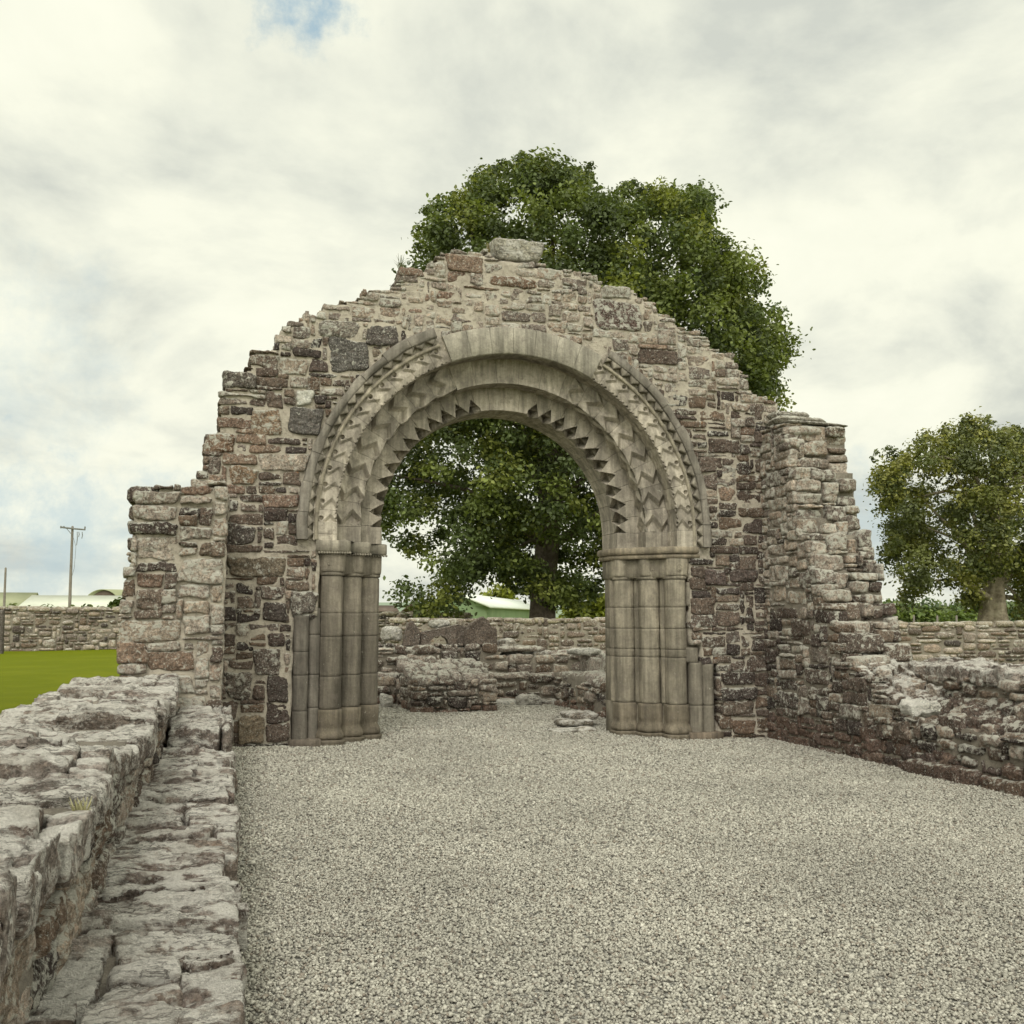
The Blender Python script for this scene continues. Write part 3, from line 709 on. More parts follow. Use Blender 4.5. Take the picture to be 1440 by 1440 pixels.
def pier(side):
    f = (lambda x: x) if side < 0 else (lambda x: 2*CX-x)
    g0 = float(zg(f(1.5)))
    base_c = (0.215, 0.188, 0.148) if side < 0 else (0.28, 0.247, 0.19)
    r_ = random.Random(5+side)
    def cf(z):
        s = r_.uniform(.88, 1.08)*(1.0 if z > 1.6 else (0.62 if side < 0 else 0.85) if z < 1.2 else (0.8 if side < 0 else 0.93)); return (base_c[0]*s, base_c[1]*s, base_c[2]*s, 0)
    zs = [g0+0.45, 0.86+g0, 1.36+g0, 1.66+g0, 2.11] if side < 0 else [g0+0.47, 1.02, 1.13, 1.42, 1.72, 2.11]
    zj = [-0.15] + zs[:-1] + [2.41]
    pr = thing('pier_tmp', (0, 0, 0), 'x', 'x')
    bpy.data.objects.remove(pr)
    # stepped masonry behind the shafts
    mb_ = MB()
    core = [(0.85, D+0.18), (1.2, D+0.18), (1.34, D+0.24), (1.42, D+0.32), (1.43, D+0.46), (1.60, D+0.50), (1.70, D+0.60), (1.71, D+0.74), (1.86, D+0.78), (1.965, D+0.92), (1.965, D+1.14), (0.85, D+1.14)]
    for i in range(len(zj)-1):
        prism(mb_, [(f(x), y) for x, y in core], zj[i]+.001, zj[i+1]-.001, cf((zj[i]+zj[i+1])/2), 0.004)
    mb_.build('jamb', M['dressed'], gable)
    # main shafts with slim nook rolls between them
    cs_ = [(1.275, D+0.175), (1.555, D+0.455), (1.825, D+0.735)]
    for i, (x, y) in enumerate(cs_):
        mb_ = MB(); 
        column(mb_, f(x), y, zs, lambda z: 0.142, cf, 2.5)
        column(mb_, f(x+0.12), y+0.13, zs, lambda z: 0.05, cf, 2.0, 18)
        column(mb_, f(x-0.155), y+0.03, zs, lambda z: 0.028, cf, 2.0, 12)
        mb_.build('shaft', M['dressed'], gable, smooth=False)
        mb_ = MB()
        def rc(z):
            t = (z-2.12)/0.29
            return 0.162 + 0.012*t + (0.010 if z < 2.15 else 0) 
        s = r_.uniform(.95, 1.1); pc = (base_c[0]*s*1.05, base_c[1]*s*1.05, base_c[2]*s*1.05, 0)
        column(mb_, f(x), y, [2.112, 2.16], lambda z: 0.166, lambda z: (pc[0]*.8, pc[1]*.8, pc[2]*.8, 0), 2.2, g=0.012)
        column(mb_, f(x+0.004), y, [2.16, 2.405], rc, lambda z: pc, 3.4, g=0.008)
        if side > 0:   # low carved boss on the face of each capital
            for q in range(14):
                a_ = q/14*6.283; mb_.add(*ball((f(x)+0.04*math.cos(a_), y-0.163, 2.27+0.05*math.sin(a_)), 0.013), col=pc)
            mb_.add(*ball((f(x), y-0.165, 2.245), 0.022), col=pc)
        else:
            mb_.add(*ball((f(x)+0.09, y-0.13, 2.30), 0.03), col=pc); mb_.add(*ball((f(x)-0.05, y-0.163, 2.25), 0.016), col=pc)
        mb_.build('capital', M['dressed'], gable, smooth=False)
        mb_ = MB(); bc = tuple(v*(0.75 if side < 0 else 0.85) for v in (0.215, 0.182, 0.135)) + (0,)
        zb0 = float(zg(f(x)))-0.02
        def rb(z):
            t = (z-zb0)/0.47
            return 0.162 + 0.03*math.exp(-((t-0.28)/0.12)**2) - 0.012*math.exp(-((t-0.5)/0.07)**2) + (0.035 if t < 0.17 else 0)
        column(mb_, f(x), y, [zb0, zb0+0.09, zs[0]-0.002], rb, lambda z: bc, 3.2, 40, 0.012)
        mb_.build('base', M['dressed'], gable, smooth=False)
    mb_ = MB()
    fr = [(1.0, D+0.06), (1.36, D+0.06), (1.44, D+0.12), (1.50, D+0.24), (1.64, D+0.33), (1.72, D+0.40), (1.78, D+0.52), (1.90, D+0.60), (1.98, D+0.68), (2.0, D+0.78), (2.0, D+1.14), (1.0, D+1.14)]
    prism(mb_, [(f(x), y) for x, y in fr], 2.135, 2.404, cf(2.3), 0.02)
    mb_.build('capital_block', M['dressed'], gable)
    # impost band
    mb_ = MB()
    ic = (0.25, 0.225, 0.18, 0) if side < 0 else (0.29, 0.245, 0.18, 0)
    poly = [(1.06, D-0.05), (1.44, D-0.05), (1.50, D+0.0), (1.50, D+0.235), (1.76, D+0.235), (1.80, D+0.28), (1.80, D+0.515), (2.01, D+0.515), (2.05, D+0.56), (2.05, D+1.15), (1.06, D+1.15)]
    if side < 0: prism(mb_, [(f(x), y) for x, y in poly], 2.415, 2.56, ic, 0.012)
    else:
        poly = [(1.0, D-0.05), (1.40, D-0.05), (1.52, D+0.02), (1.66, D+0.16), (1.80, D+0.30), (1.92, D+0.44), (2.05, D+0.57), (2.08, D+0.66), (2.08, D+1.15), (1.0, D+1.15)]
        prism(mb_, [(f(x), y) for x, y in poly], 2.47, 2.565, ic, 0.02)
        prism(mb_, [(f(x-0.03), y+0.03) for x, y in poly], 2.405, 2.468, ic, 0.02)
    if side < 0:
        segs = [((1.1, D-0.04), (1.49, D-0.04)), ((1.49, D+0.25), (1.79, D+0.25)), ((1.79, D+0.53), (2.04, D+0.53))]
        for (p, q) in segs:
            n = int((q[0]-p[0])/0.032)
            for k_ in range(n+1):
                mb_.add(*ball((p[0]+(q[0]-p[0])*k_/n, p[1]+0.01, 2.402), 0.017), col=ic)
    mb_.build('impost', M['dressed'], gable)
    # outer angle rolls of the lost outermost order
    mb_ = MB()
    if side < 0:
        c2 = lambda z: (0.135, 0.12, 0.10, 0)
        column(mb_, 0.90, D+0.04, [-0.03, .42, .86, 1.15, 1.60], lambda z: 0.095, c2, 2.6)
        column(mb_, 1.06, D+0.12, [-0.03, .45, .86, 1.36, 1.70], lambda z: 0.082, c2, 2.2)
        prism(mb_, [(0.76, D-0.09), (1.16, D-0.09), (1.16, D+.3), (0.76, D+.3)], -0.05, 0.075, (0.15, 0.125, 0.10, 0))
    else:
        c2 = lambda z: (0.20, 0.178, 0.142, 0)
        column(mb_, 6.33, D+0.10, [-0.12, .36, .95], lambda z: 0.10, c2, 2.6)
        column(mb_, 6.50, D+0.06, [-0.12, .36, .93], lambda z: 0.085, c2, 2.6)
        column(mb_, 6.28, D+0.14, [.95, 1.16], lambda z: 0.10, c2, 4)
        column(mb_, 6.31, D+0.13, [1.74, 2.07], lambda z: 0.10, c2, 4)
        prism(mb_, [(6.18, D-0.09), (6.66, D-0.09), (6.66, D+.3), (6.18, D+.3)], -0.15, 0.0, (0.20, 0.16, 0.12, 0))
    mb_.build('angle_roll', M['dressed'], gable)
_bp, _bf = lattice(4, 4, 4); _bp = _bp/np.linalg.norm(_bp, axis=1, keepdims=True)
def ball(c, r): return _bp*r+np.array(c), _bf
pier(-1); pier(1)

# left stub: broken return of the north nave wall, bonded to the gable
def stubcol(x, z, t):
    return pick(OR, t, 0.3) if t < 0.08 else (pick(GR, t, 0.45+0.4*((t*7.7) % 1)) if (t*31) % 1 < 0.8 else pick(BR, t, 0.4))
BSZ = [(3, (4, 7), (3, 4)), (2, (3, 6), (2, 3)), (2, (6, 9), (3, 5)), (1, (2, 3), (1, 2)), (1.5, (4, 7), (1, 2))]
stub_pts = [(-1.12, -0.1), (-1.12, 1.15), (-1.09, 1.15), (-1.09, 2.1), (-1.06, 2.1), (-1.06, 2.97), (-0.80, 2.97), (-0.80, 3.04), (-0.42, 3.06), (-0.06, 3.10), (-0.06, -0.1)]
sp_ = inpoly(stub_pts); YS = 11.85
mb = MB()
slab(mb, lambda x, z: sp_(x, z+.05) and sp_(x-.04, z), -1.3, 0.0, -0.1, 3.2, 0.06, -1.34, -0.02, FRONT(YS), 0.012, 8)
mb.build('stub_core', M['mortar'], gable)
mb = MB()
stones(mb, to_items(pack(sp_, -1.12, -0.04, -0.08, 3.12, 0.072, 0.058, BSZ, 21), stubcol, 0.016, 0.35, (0.0, 0.05)), warpF(YS), 0.020, 0.02, (7, 16), 30, 6)
side = lambda y, z: z < 3.0 and z > 0
stones(mb, to_items(pack(side, YS+.1, D, 0, 3.0, 0.072, 0.058, BSZ, 22), stubcol, 0.026, 0.2, (0.0, 0.02)), EAST(-0.055), 0.035, 0.012, (4, 9), 20, 7)
stones(mb, to_items(pack(side, YS+.3, D+1.1, 0, 3.0, 0.072, 0.058, BSZ, 23), stubcol, 0.026, 0.2, (0.0, 0.03)), WEST(-1.08), 0.035, 0.014, (4, 9), 20, 8, flip=True)
tops = lambda x, y: True
stones(mb, to_items(pack(tops, -1.10, -0.05, YS+.05, D+1.0, 0.09, 0.09, BSZ, 24), stubcol, 0.02, 0.12, (0.0, 0.06)), TOP(2.97), 0.03, 0.016, (4, 9), 20, 9)
mb.build('wall_stub', M['rubble'], gable, smooth=True)

# right stub: raking broken end of the south nave wall
XW = 7.4
sil = [(1190, 603), (1196, 625), (1198, 655), (1208, 672), (1208, 700), (1213, 722), (1216, 745), (1232, 765), (1238, 790), (1245, 815), (1246, 843), (1262, 852), (1264, 880), (1283, 895), (1285, 925)]
zy = []
for x, y in sil:
    r = ray(x, y); t = 8.42/r[0]; p = r*t + CAM; zy.append((p[2], p[1]))
zy = sorted(zy); zz_ = np.array([a for a, b in zy]); yy_ = np.array([b for a, b in zy])
def yend(z):
    z = np.asarray(z, float)
    zq = np.round(z/0.232)*0.232 + 0.02        # stepped, one break per course
    a = np.interp(zq, zz_, yy_)
    low = 11.2 - (1.05-np.minimum(z, 1.05))*2.0
    return np.where(z < 1.05, low, a)
ztop = float(zz_[-1])
def stub_mask(y, z): return -0.2 < z < ztop+0.02 and y > float(yend(z)) and y < D+0.02
def stub_mask2(y, z): return stub_mask(y-.1, z) and z < ztop-.03 
mb = MB()
slab(mb, lambda y, z: stub_mask(y-.08, z) and z < ztop-.04, 8.4, 14.3, -0.25, 4.6, 0.06, -0.98, -0.018, WEST(XW), 0.011, 12)
mb.build('stub_core', M['mortar_dark'], gable)
def rcol(y, z, t):
    up = np.clip((z-1.2)/1.2, 0, 1); r = (t*31.7) % 1
    if z < 0.25: return pick([(0.165, 0.122, 0.097), (0.14, 0.108, 0.09)], t, 0.1)
    return pick(GR, t, 0.4+0.4*((t*7.7) % 1)) if r < 0.28+0.65*up else pick(BR, t, 0.25+0.5*((t*5.1) % 1)**2)
mb = MB()
stones(mb, to_items(pack(lambda y, z: stub_mask(y, z), 8.5, D, -0.24, 4.4, 0.075, 0.058, SZ, 31), rcol, 0.012, 0.28, (0.0, 0.03)), WEST(XW), 0.024, 0.016, (6, 16), 24, 11, flip=True)
def endmap(p):
    # face of the broken end, stepping back course by course
    return np.stack([p[:, 0], yend(p[:, 3] if p.shape[1] > 3 else p[:, 1]) - p[:, 2], p[:, 1]], 1)
er = pack(lambda x, z: 0.9 < z < ztop, 7.42, 8.42, 0.9, ztop+0.02, 0.08, 0.058, BSZ, 33)
for (u0, u1, v0, v1, t) in er:
    ye = float(yend((v0+v1)/2)); 
    it = to_items([(u0, u1, v0, v1, t)], rcol, 0.024, 0.45, (-0.02, 0.09))
    stones(mb, it, FRONT(ye), 0.024, 0.018, (6, 14), 22, 14)
# stones that run back over the top of the stub, and the thin slate on it
stones(mb, to_items(pack(tops, 7.42, 8.4, 12.5, D+1.0, 0.09, 0.09, BSZ, 35), rcol, 0.02, 0.12, (0.0, 0.05)), TOP(ztop-0.02), 0.03, 0.014, (4, 9), 20, 15)
stones(mb, [(7.40, 8.44, 12.52, 13.1, 0.0, 0.024, (0.26, 0.23, 0.205, 0.6))], TOP(ztop+0.03), 0.03, 0.008, (8, 10), 24, 16)
stones(mb, [(7.45, 8.25, 12.75, 13.5, 0.0, 0.11, (0.30, 0.27, 0.22, 0.6)), (7.5, 8.1, 12.95, 13.6, 0.11, 0.22, (0.27, 0.24, 0.2, 0.6))], TOP(ztop+0.07), 0.03, 0.014, (4, 6), 24, 17)
mb.build('wall_stub', M['rubble'], gable, smooth=True)

# loose slab on the crown of the gable, and other loose stones
def loose(px0, px1, py0, py1, Y, dep, col, label, rough=0.012, k=(5, 7), ztop_=None, mat='rubble_top', group=None, name='loose_stone', res=0.02, rot=0):
    a = at(px0, py1, Y); b = at(px1, py0, Y)
    m_ = MB(); w, h_ = b[0]-a[0], b[2]-a[2]; c = ((a[0]+b[0])/2, Y+dep/2, a[2])
    stones(m_, [(-w/2, w/2, 0, h_, -dep/2, dep/2, col)], lambda p: np.stack([c[0]+p[:, 0]*math.cos(rot)-p[:, 2]*0, c[1]-p[:, 2]+p[:, 0]*math.sin(rot), c[2]+p[:, 1]], 1), res, rough, k, 30, random.randint(0, 99))
    return tag(m_.build(name, M[mat], smooth=True, loc=c), label, 'stone', group)
PALE = (0.50, 0.48, 0.40, 0.9); WHT = (0.74, 0.715, 0.63, 1.2)
loose(696, 766, 341, 364, D+0.05, 0.5, (0.45, 0.42, 0.34, 0.8), 'pale flat slab lying on the very top of the gable wall', k=(7, 8))

# ------------------------------------------------------------------ low nave walls
def topcol(pale=1.0):
    def f(x, y, t):
        return pick([(0.30, 0.27, 0.235), (0.25, 0.22, 0.19), (0.36, 0.33, 0.29), (0.21, 0.18, 0.155), (0.28, 0.245, 0.205)], t, pale*(0.5+0.6*((t*7.7) % 1)))
    return f
def sidecol(y, z, t): return pick(GR, t, 0.6) if (t*31.7) % 1 < 0.6 else pick(BR, t, 0.25+0.5*((t*5.1) % 1))
TSZ = [(3, (5, 9), (3, 6)), (3, (6, 13), (2, 5)), (1, (2, 4), (2, 4)), (0.6, (1, 2), (1, 2))]
def und(p, a=0.03, s=0.8, sd=40): return a*vnoise(np.stack([p[:, 0]*s, p[:, 1]*s, p[:, 0]*0], 1), sd)

lw = thing('low_nave_wall', (-1.1, 6, 0), 'thick knee-high rubble wall with lichen-white capstones in the left foreground', 'wall')
mb = MB()
def topmap(Z, a=0.03, sd=40):
    def f(p):
        q = np.stack([p[:, 0], p[:, 1], Z+p[:, 2]], 1); q[:, 2] += und(p, a, 0.9, sd); return q
    return f
rt = pack(lambda x, y: True, -1.525, -0.505, 0.6, YS+0.05, 0.085, 0.085, TSZ, 41)
it = []
for (u0, u1, v0, v1, t) in rt:
    h_ = -0.03 + 0.095*((t*53.9) % 1); g_ = 0.004
    ov = 0.07*((t*13.7) % 1)-0.02 if u1 > -0.56 else 0
    ovl = 0.06*((t*19.7) % 1)-0.05 if u0 < -1.5 else 0
    it.append((u0+g_-ovl, u1-g_+ov, v0+g_, v1-g_, -0.17, h_, topcol()((u0+u1)/2, 0, t)))
near = [a for a in it if a[2] < 5]; far = [a for a in it if a[2] >= 5]
stones(mb, near, topmap(0.905), 0.010, 0.015, (9, 20), 70, 51, terr=0.013); stones(mb, far, topmap(0.905), 0.016, 0.017, (9, 20), 38, 51, terr=0.014)
mb.build('capstones', M['rubble_top'], lw, smooth=True)
mb = MB()
slab(mb, lambda y, z: True, 0.5, YS+0.02, -0.1, 0.86, 0.06, -0.93, -0.02, EAST(-0.53), 0.016, 44)
mb.build('mortar_core', M['mortar_dark'], lw)
mb = MB()
ei = to_items(pack(lambda y, z: True, 0.6, YS, 0.35, 0.80, 0.075, 0.055, BSZ, 45), sidecol, 0.012, 0.2, (-0.015, 0.035))
stones(mb, ei, EAST(-0.53), 0.012, 0.02, (5, 12), 50, 52)
ei = to_items(pack(lambda y, z: True, 0.6, YS, 0.35, 0.80, 0.075, 0.055, SZ, 46), sidecol, 0.022, 0.2, (-0.01, 0.045))
stones(mb, ei, WEST(-1.46), 0.04, 0.017, (3.5, 8), 14, 53, flip=True)
mb.build('rubble_facing', M['rubble'], lw, smooth=True)
# ledge (bench) along its foot
mb = MB()
slab(mb, lambda x, y: True, -0.60, 0.03, 0.5, YS, 0.06, -0.5, 0.33, TOP(0), 0.03, 47)
mb.build('ledge_core', M['mortar_dark'], lw)
mb = MB()
rt = pack(lambda x, y: True, -0.56, 0.06, 0.9, 9.75, 0.088, 0.085, [(5, (7, 7), (2, 5)), (2, (4, 6), (3, 5)), (0.6, (2, 3), (1, 3)), (1.5, (5, 7), (1, 2))], 48)
it = []
for (u0, u1, v0, v1, t) in rt:
    h_ = -0.02 + 0.045*((t*53.9) % 1); g_ = 0.003; ov = 0.06*((t*13.7) % 1)-0.025 if u1 > 0.0 else 0
    it.append((u0+g_, u1-g_+ov, v0+g_, v1-g_, -0.22, h_, topcol(0.75)(0, 0, t)))
near = [a for a in it if a[2] < 6.5]; far = [a for a in it if a[2] >= 6.5]
stones(mb, near, topmap(0.415, 0.02, 61), 0.010, 0.014, (9, 20), 70, 54, terr=0.012); stones(mb, far, topmap(0.415, 0.02, 61), 0.016, 0.016, (9, 20), 38, 54, terr=0.013)
# raised block at the far end
rt = pack(lambda x, y: True, -0.50, 0.07, 9.8, YS-0.02, 0.095, 0.10, [(1, (4, 6), (4, 7)), (1, (6, 7), (4, 6))], 49)
it = [(a+.006, b-.006, c+.006, d-.006, -0.34, -0.02+0.05*((t*53) % 1), topcol(0.7)(0, 0, t)) for a, b, c, d, t in rt]
stones(mb, it, TOP(0.61), 0.018, 0.02, (6, 12), 34, 55, terr=0.01)
stones(mb, to_items(pack(lambda y, z: True, 3.0, YS, -0.08, 0.26, 0.085, 0.06, SZ, 50), sidecol, 0.02, 0.2, (0.0, 0.04)), EAST(0.02), 0.022, 0.014, (4, 9), 24, 56)
mb.build('ledge', M['rubble_top'], lw, smooth=True)

rw = thing('low_nave_wall', (8.2, 6.5, 0), 'low brown rubble wall with a ruined stone ledge along the right edge of the gravel', 'wall')
mb = MB()
slab(mb, lambda y, z: z < 0.40, 1.5, 10.8, -0.3, 0.9, 0.06, -1.7, 0.0, WEST(XW+.02), 0.02, 62)
slab(mb, lambda y, z: True, 1.5, 11.6, -0.3, 0.93, 0.06, -1.1, 0.0, WEST(8.03), 0.02, 63)
mb.build('mortar_core', M['mortar_dark'], rw)
mb = MB()
def lowcol(y, z, t):
    if z < 0.12: return pick([(0.16, 0.118, 0.096), (0.13, 0.106, 0.093), (0.19, 0.145, 0.115)], t, 0.15)
    return pick(GR, t, 0.6) if (t*31.7) % 1 < 0.25 else pick(BR, t, 0.2+0.6*((t*5.1) % 1))
stones(mb, to_items(pack(lambda y, z: z < 0.42 and y < 10.9, 1.6, 10.9, -0.24, 0.44, 0.08, 0.06, [(2, (4, 8), (3, 4)), (3, (3, 5), (2, 3)), (1, (2, 4), (1, 2))], 64), lowcol, 0.022, 0.3, (0.0, 0.07)), WEST(XW), 0.022, 0.024, (3.5, 7), 26, 65, flip=True)
stones(mb, [(8.9+0.0, 10.05, -0.2, 0.05, -0.1, 0.13, (0.15, 0.105, 0.085, 0.25)), (7.9, 8.85, -0.2, 0.03, -0.1, 0.10, (0.17, 0.12, 0.09, 0.3)), (7.0, 7.85, -0.22, 0.02, -0.1, 0.12, (0.14, 0.10, 0.085, 0.3))], WEST(XW-0.02), 0.022, 0.02, (4, 6), 34, 66, flip=True)
stones(mb, to_items(pack(lambda y, z: True, 1.6, 11.5, 0.42, 0.93, 0.075, 0.055, SZ, 67), lowcol, 0.022, 0.3, (-0.01, 0.07)), WEST(8.0), 0.022, 0.022, (3.5, 7), 26, 68, flip=True)
mb.build('rubble_facing', M['rubble'], rw, smooth=True)
mb = MB()
def slope_map(p):
    z = 0.44 + (p[:, 0]-XW)*0.40 + p[:, 2] + und(p, 0.05, 1.3, 70); return np.stack([p[:, 0], p[:, 1], z], 1)
rt = pack(lambda x, y: True, XW+.02, 8.05, 1.6, 11.0, 0.08, 0.08, [(3, (2, 4), (3, 6)), (2, (2, 3), (2, 3)), (1, (1, 2), (1, 3))], 71)
it = [(a+.004, b-.004, c+.004, d-.004, -0.2, -0.06+0.15*((t*53) % 1), (pick([(0.28, 0.24, 0.195), (0.19, 0.155, 0.125), (0.13, 0.105, 0.088)], t, 0.1+0.5*((t*7) % 1)))) for a, b, c, d, t in rt]
stones(mb, it, slope_map, 0.018, 0.022, (7, 14), 30, 72, terr=0.012)
mb.build('ledge', M['rubble'], rw, smooth=True)
mb = MB()
rt = pack(lambda x, y: True, XW+.02, 8.1, 9.9, 11.75, 0.08, 0.08, [(3, (2, 4), (2, 4)), (2, (1, 3), (1, 3))], 76)
it = [(a+.004, b-.004, c+.004, d-.004, -0.3, -0.04+0.13*((t*53) % 1), rcol(0, 1.3, t)[:3]+(0.25,)) for a, b, c, d, t in rt]
stones(mb, it, lambda p: np.stack([p[:, 0], p[:, 1], 0.50+(p[:, 1]-9.9)*0.36+(p[:, 0]-XW)*0.12+p[:, 2]], 1), 0.02, 0.022, (6, 14), 26, 77, terr=0.01)
rt = pack(lambda x, y: True, 7.98, 9.15, 1.6, 11.7, 0.09, 0.09, TSZ, 73)
it = [(a+.005, b-.005, c+.005, d-.005, -0.14, -0.03+0.09*((t*53) % 1), topcol(0.8)(0, 0, t)) for a, b, c, d, t in rt]
stones(mb, it, topmap(1.0, 0.04, 74), 0.018, 0.02, (8, 16), 30, 75, terr=0.014)
mb.build('capstones', M['rubble_top'], rw, smooth=True)
loose(1284, 1330, 985, 1009, 8.75, 0.28, (0.8, 0.78, 0.7, 1.3), 'white lichened stone lying on the ledge of the right-hand wall', 0.035, (3.5, 5))

# ------------------------------------------------------------------ chancel beyond the arch
def ccol(y, z, t):
    if z < 0.05: return pick([(0.17, 0.125, 0.098)], t, 0.15)
    return pick(GR, t, 0.5) if (t*31.7) % 1 < 0.5 else pick(BR, t, 0.25+0.5*((t*5.1) % 1))
ch = thing('chancel_wall', (4.5, 19.7, 0), 'low ruined rubble wall closing the chancel behind the arch, stepped at its foot', 'wall')
mb = MB()
slab(mb, lambda x, z: z < (1.0 if x < 5.2 else 0.84), 0.2, 9.0, -0.3, 1.1, 0.08, -0.9, 0.0, FRONT(19.62), 0.02, 81)
slab(mb, lambda x, z: z < 0.46, 0.2, 7.2, -0.3, 0.5, 0.08, -0.4, 0.0, FRONT(19.2), 0.02, 82)
mb.build('mortar_core', M['mortar_dark'], ch)
mb = MB()
stones(mb, to_items(pack(lambda x, z: z < (1.04 if x < 5.2 else 0.88), 0.3, 8.9, 0.3, 1.08, 0.09, 0.07, SZ, 83), ccol, 0.03, 0.3, (0, 0.08)), FRONT(19.6), 0.035, 0.025, (3.5, 7), 16, 84)
stones(mb, to_items(pack(lambda x, z: z < 0.5, 0.3, 7.1, -0.2, 0.5, 0.09, 0.07, SZ, 85), ccol, 0.03, 0.3, (0, 0.08)), FRONT(19.18), 0.035, 0.025, (3.5, 7), 16, 86)
rt = pack(lambda x, y: True, 0.3, 8.9, 19.6, 20.4, 0.12, 0.12, TSZ, 87)
stones(mb, [(a, b, c, d, -0.1, -0.02+0.12*((t*53) % 1), topcol(0.9)(0, 0, t)) for a, b, c, d, t in rt if a < 5], TOP(1.0), 0.04, 0.025, (4, 7), 14, 88)
stones(mb, [(a, b, c, d, -0.1, -0.02+0.12*((t*53) % 1), topcol(0.9)(0, 0, t)) for a, b, c, d, t in rt if a >= 5], TOP(0.83), 0.04, 0.025, (4, 7), 14, 88)
rt = pack(lambda x, y: True, 0.3, 7.1, 19.15, 19.65, 0.12, 0.12, TSZ, 89)
stones(mb, [(a, b, c, d, -0.1, 0.0+0.09*((t*53) % 1), topcol(0.6)(0, 0, t)) for a, b, c, d, t in rt], TOP(0.46), 0.04, 0.025, (4, 7), 14, 90)
mb.build('rubble_facing', M['chancel'], ch, smooth=True)
for nm, x0, x1, fl, lab in (('chancel_wall', 6.15, 7.1, True, 'short low chancel side wall running back from the right pier'), ('chancel_wall', 0.3, 1.25, False, 'low chancel side wall hidden behind the left pier')):
    t_ = thing(nm, ((x0+x1)/2, 16.8, 0), lab, 'wall'); mb = MB(); mp_ = WEST(x0) if fl else EAST(x1)
    slab(mb, lambda y, z: z < 0.5, 14.4, 19.2, -0.3, 0.6, 0.08, -0.9, -0.02, mp_, 0.02, 91); mb.build('mortar_core', M['mortar_dark'], t_)
    mb = MB()
    stones(mb, to_items(pack(lambda y, z: z < 0.42+0.10*math.sin(y*2), 14.35, 19.15, -0.2, 0.62, 0.09, 0.07, SZ, 92), ccol, 0.03, 0.35, (0, 0.1)), mp_, 0.03, 0.03, (3, 6), 18, 93, flip=fl)
    rt = pack(lambda x, y: True, x0+.04, x1-.04, 14.4, 19.15, 0.12, 0.12, TSZ, 94)
    stones(mb, [(a, b, c, d, -0.2, -0.03+(0.30 if ((a > x0+.35) == fl) else 0.0)+0.12*((t*53) % 1), topcol(0.9)(0, 0, t)) for a, b, c, d, t in rt], TOP(0.52), 0.035, 0.028, (3.5, 6), 18, 95)
    mb.build('rubble_facing', M['chancel'], t_, smooth=True)
# altar
al = thing('altar_base', (3.83, 18.3, 0), 'broad waist-high rubble altar block standing on gravel seen through the arch', 'altar')
mb = MB(); mb.box(3.12, 4.54, 17.62, 19.2, -0.15, 0.42); mb.build('mortar_core', M['mortar_dark'], al)
mb = MB()
stones(mb, to_items(pack(lambda x, z: True, 3.06, 4.60, -0.14, 0.52, 0.07, 0.05, SZ, 101), ccol, 0.016, 0.3, (0, 0.07)), FRONT(17.56), 0.025, 0.024, (4, 7), 24, 102)
stones(mb, to_items(pack(lambda y, z: True, 17.6, 19.2, -0.14, 0.52, 0.09, 0.066, BSZ, 103), ccol, 0.022, 0.3, (0, 0.05)), EAST(4.56), 0.03, 0.02, (4, 7), 20, 104)
stones(mb, to_items(pack(lambda y, z: True, 17.6, 19.2, -0.14, 0.52, 0.09, 0.066, BSZ, 105), ccol, 0.022, 0.3, (0, 0.05)), WEST(3.10), 0.03, 0.02, (4, 7), 20, 106, flip=True)
mb.build('rubble_facing', M['chancel'], al, smooth=True)
mb = MB()
rt = pack(lambda x, y: True, 3.06, 4.6, 17.55, 19.2, 0.1, 0.1, [(2, (2, 5), (2, 4)), (1, (1, 3), (1, 3))], 107)
stones(mb, [(a+.005, b-.005, c, d-.005, -0.12, 0.0+0.10*((t*53) % 1), topcol(0.7)(0, 0, t)) for a, b, c, d, t in rt], lambda p: np.stack([p[:, 0], p[:, 1], 0.50+(p[:, 1]-17.55)*0.17+p[:, 2]], 1), 0.03, 0.025, (4, 7), 20, 108)
mb.build('top_stones', M['chancel'], al, smooth=True)

# window-head fragments on the chancel wall
def plate(name, pxs, Y, th_, col, label, rough=0.01, cat='stone'):
    P = np.array([at(x, y, Y)[[0, 2]] for x, y in pxs])
    # densify the outline
    Q = []
    for i in range(len(P)):
        a, b = P[i], P[(i+1) % len(P)]; n = max(1, int(np.linalg.norm(b-a)/0.05))
        for k_ in range(n): Q.append(a+(b-a)*k_/n)
    Q = np.array(Q); n = len(Q); z0 = Q[:, 1].min(); cx = Q[:, 0].mean()
    import mathutils
    tris = mathutils.geometry.tessellate_polygon([[mathutils.Vector((q[0], q[1], 0)) for q in Q]])
    c = Q.mean(0); ins = lambda s: c+(Q-c)*s
    rings = [(ins(0.97), 0), (Q, 0.02), (Q, th_-0.02), (ins(0.97), th_)]
    V = np.concatenate([np.stack([q[:, 0]+0.006*np.sin(q[:, 1]*60), Y+y+0*q[:, 0], q[:, 1]], 1) for q, y in rings])
    V = V + 0.006*np.stack([fbm(V*9, 4, 2), fbm(V*9+7, 5, 2), fbm(V*9+3, 6, 2)], 1)
    m_b = MB(); F = [(p*n+q, (p+1)*n+q, (p+1)*n+(q+1) % n, p*n+(q+1) % n) for p in range(3) for q in range(n)]
    m_b.add(V, F, col)
    m_b.add(V[:n], np.array(tris), col); m_b.add(V[-n:], np.array(tris)[:, ::-1], col)
    return tag(m_b.build(name, M['chancel'], loc=(cx, Y, z0)), label, cat)
DK = (0.165, 0.135, 0.115, 0)
plate('window_head', [(590,908),(592,890),(600,887),(612,885),(625,882),(645,878),(655,880),(660,908),(632,908),(629,899),(622,894),(612,895),(606,901),(604,908)], 19.72, 0.22, DK, 'dark cut stone with a small arched window opening through it, standing on the chancel wall')
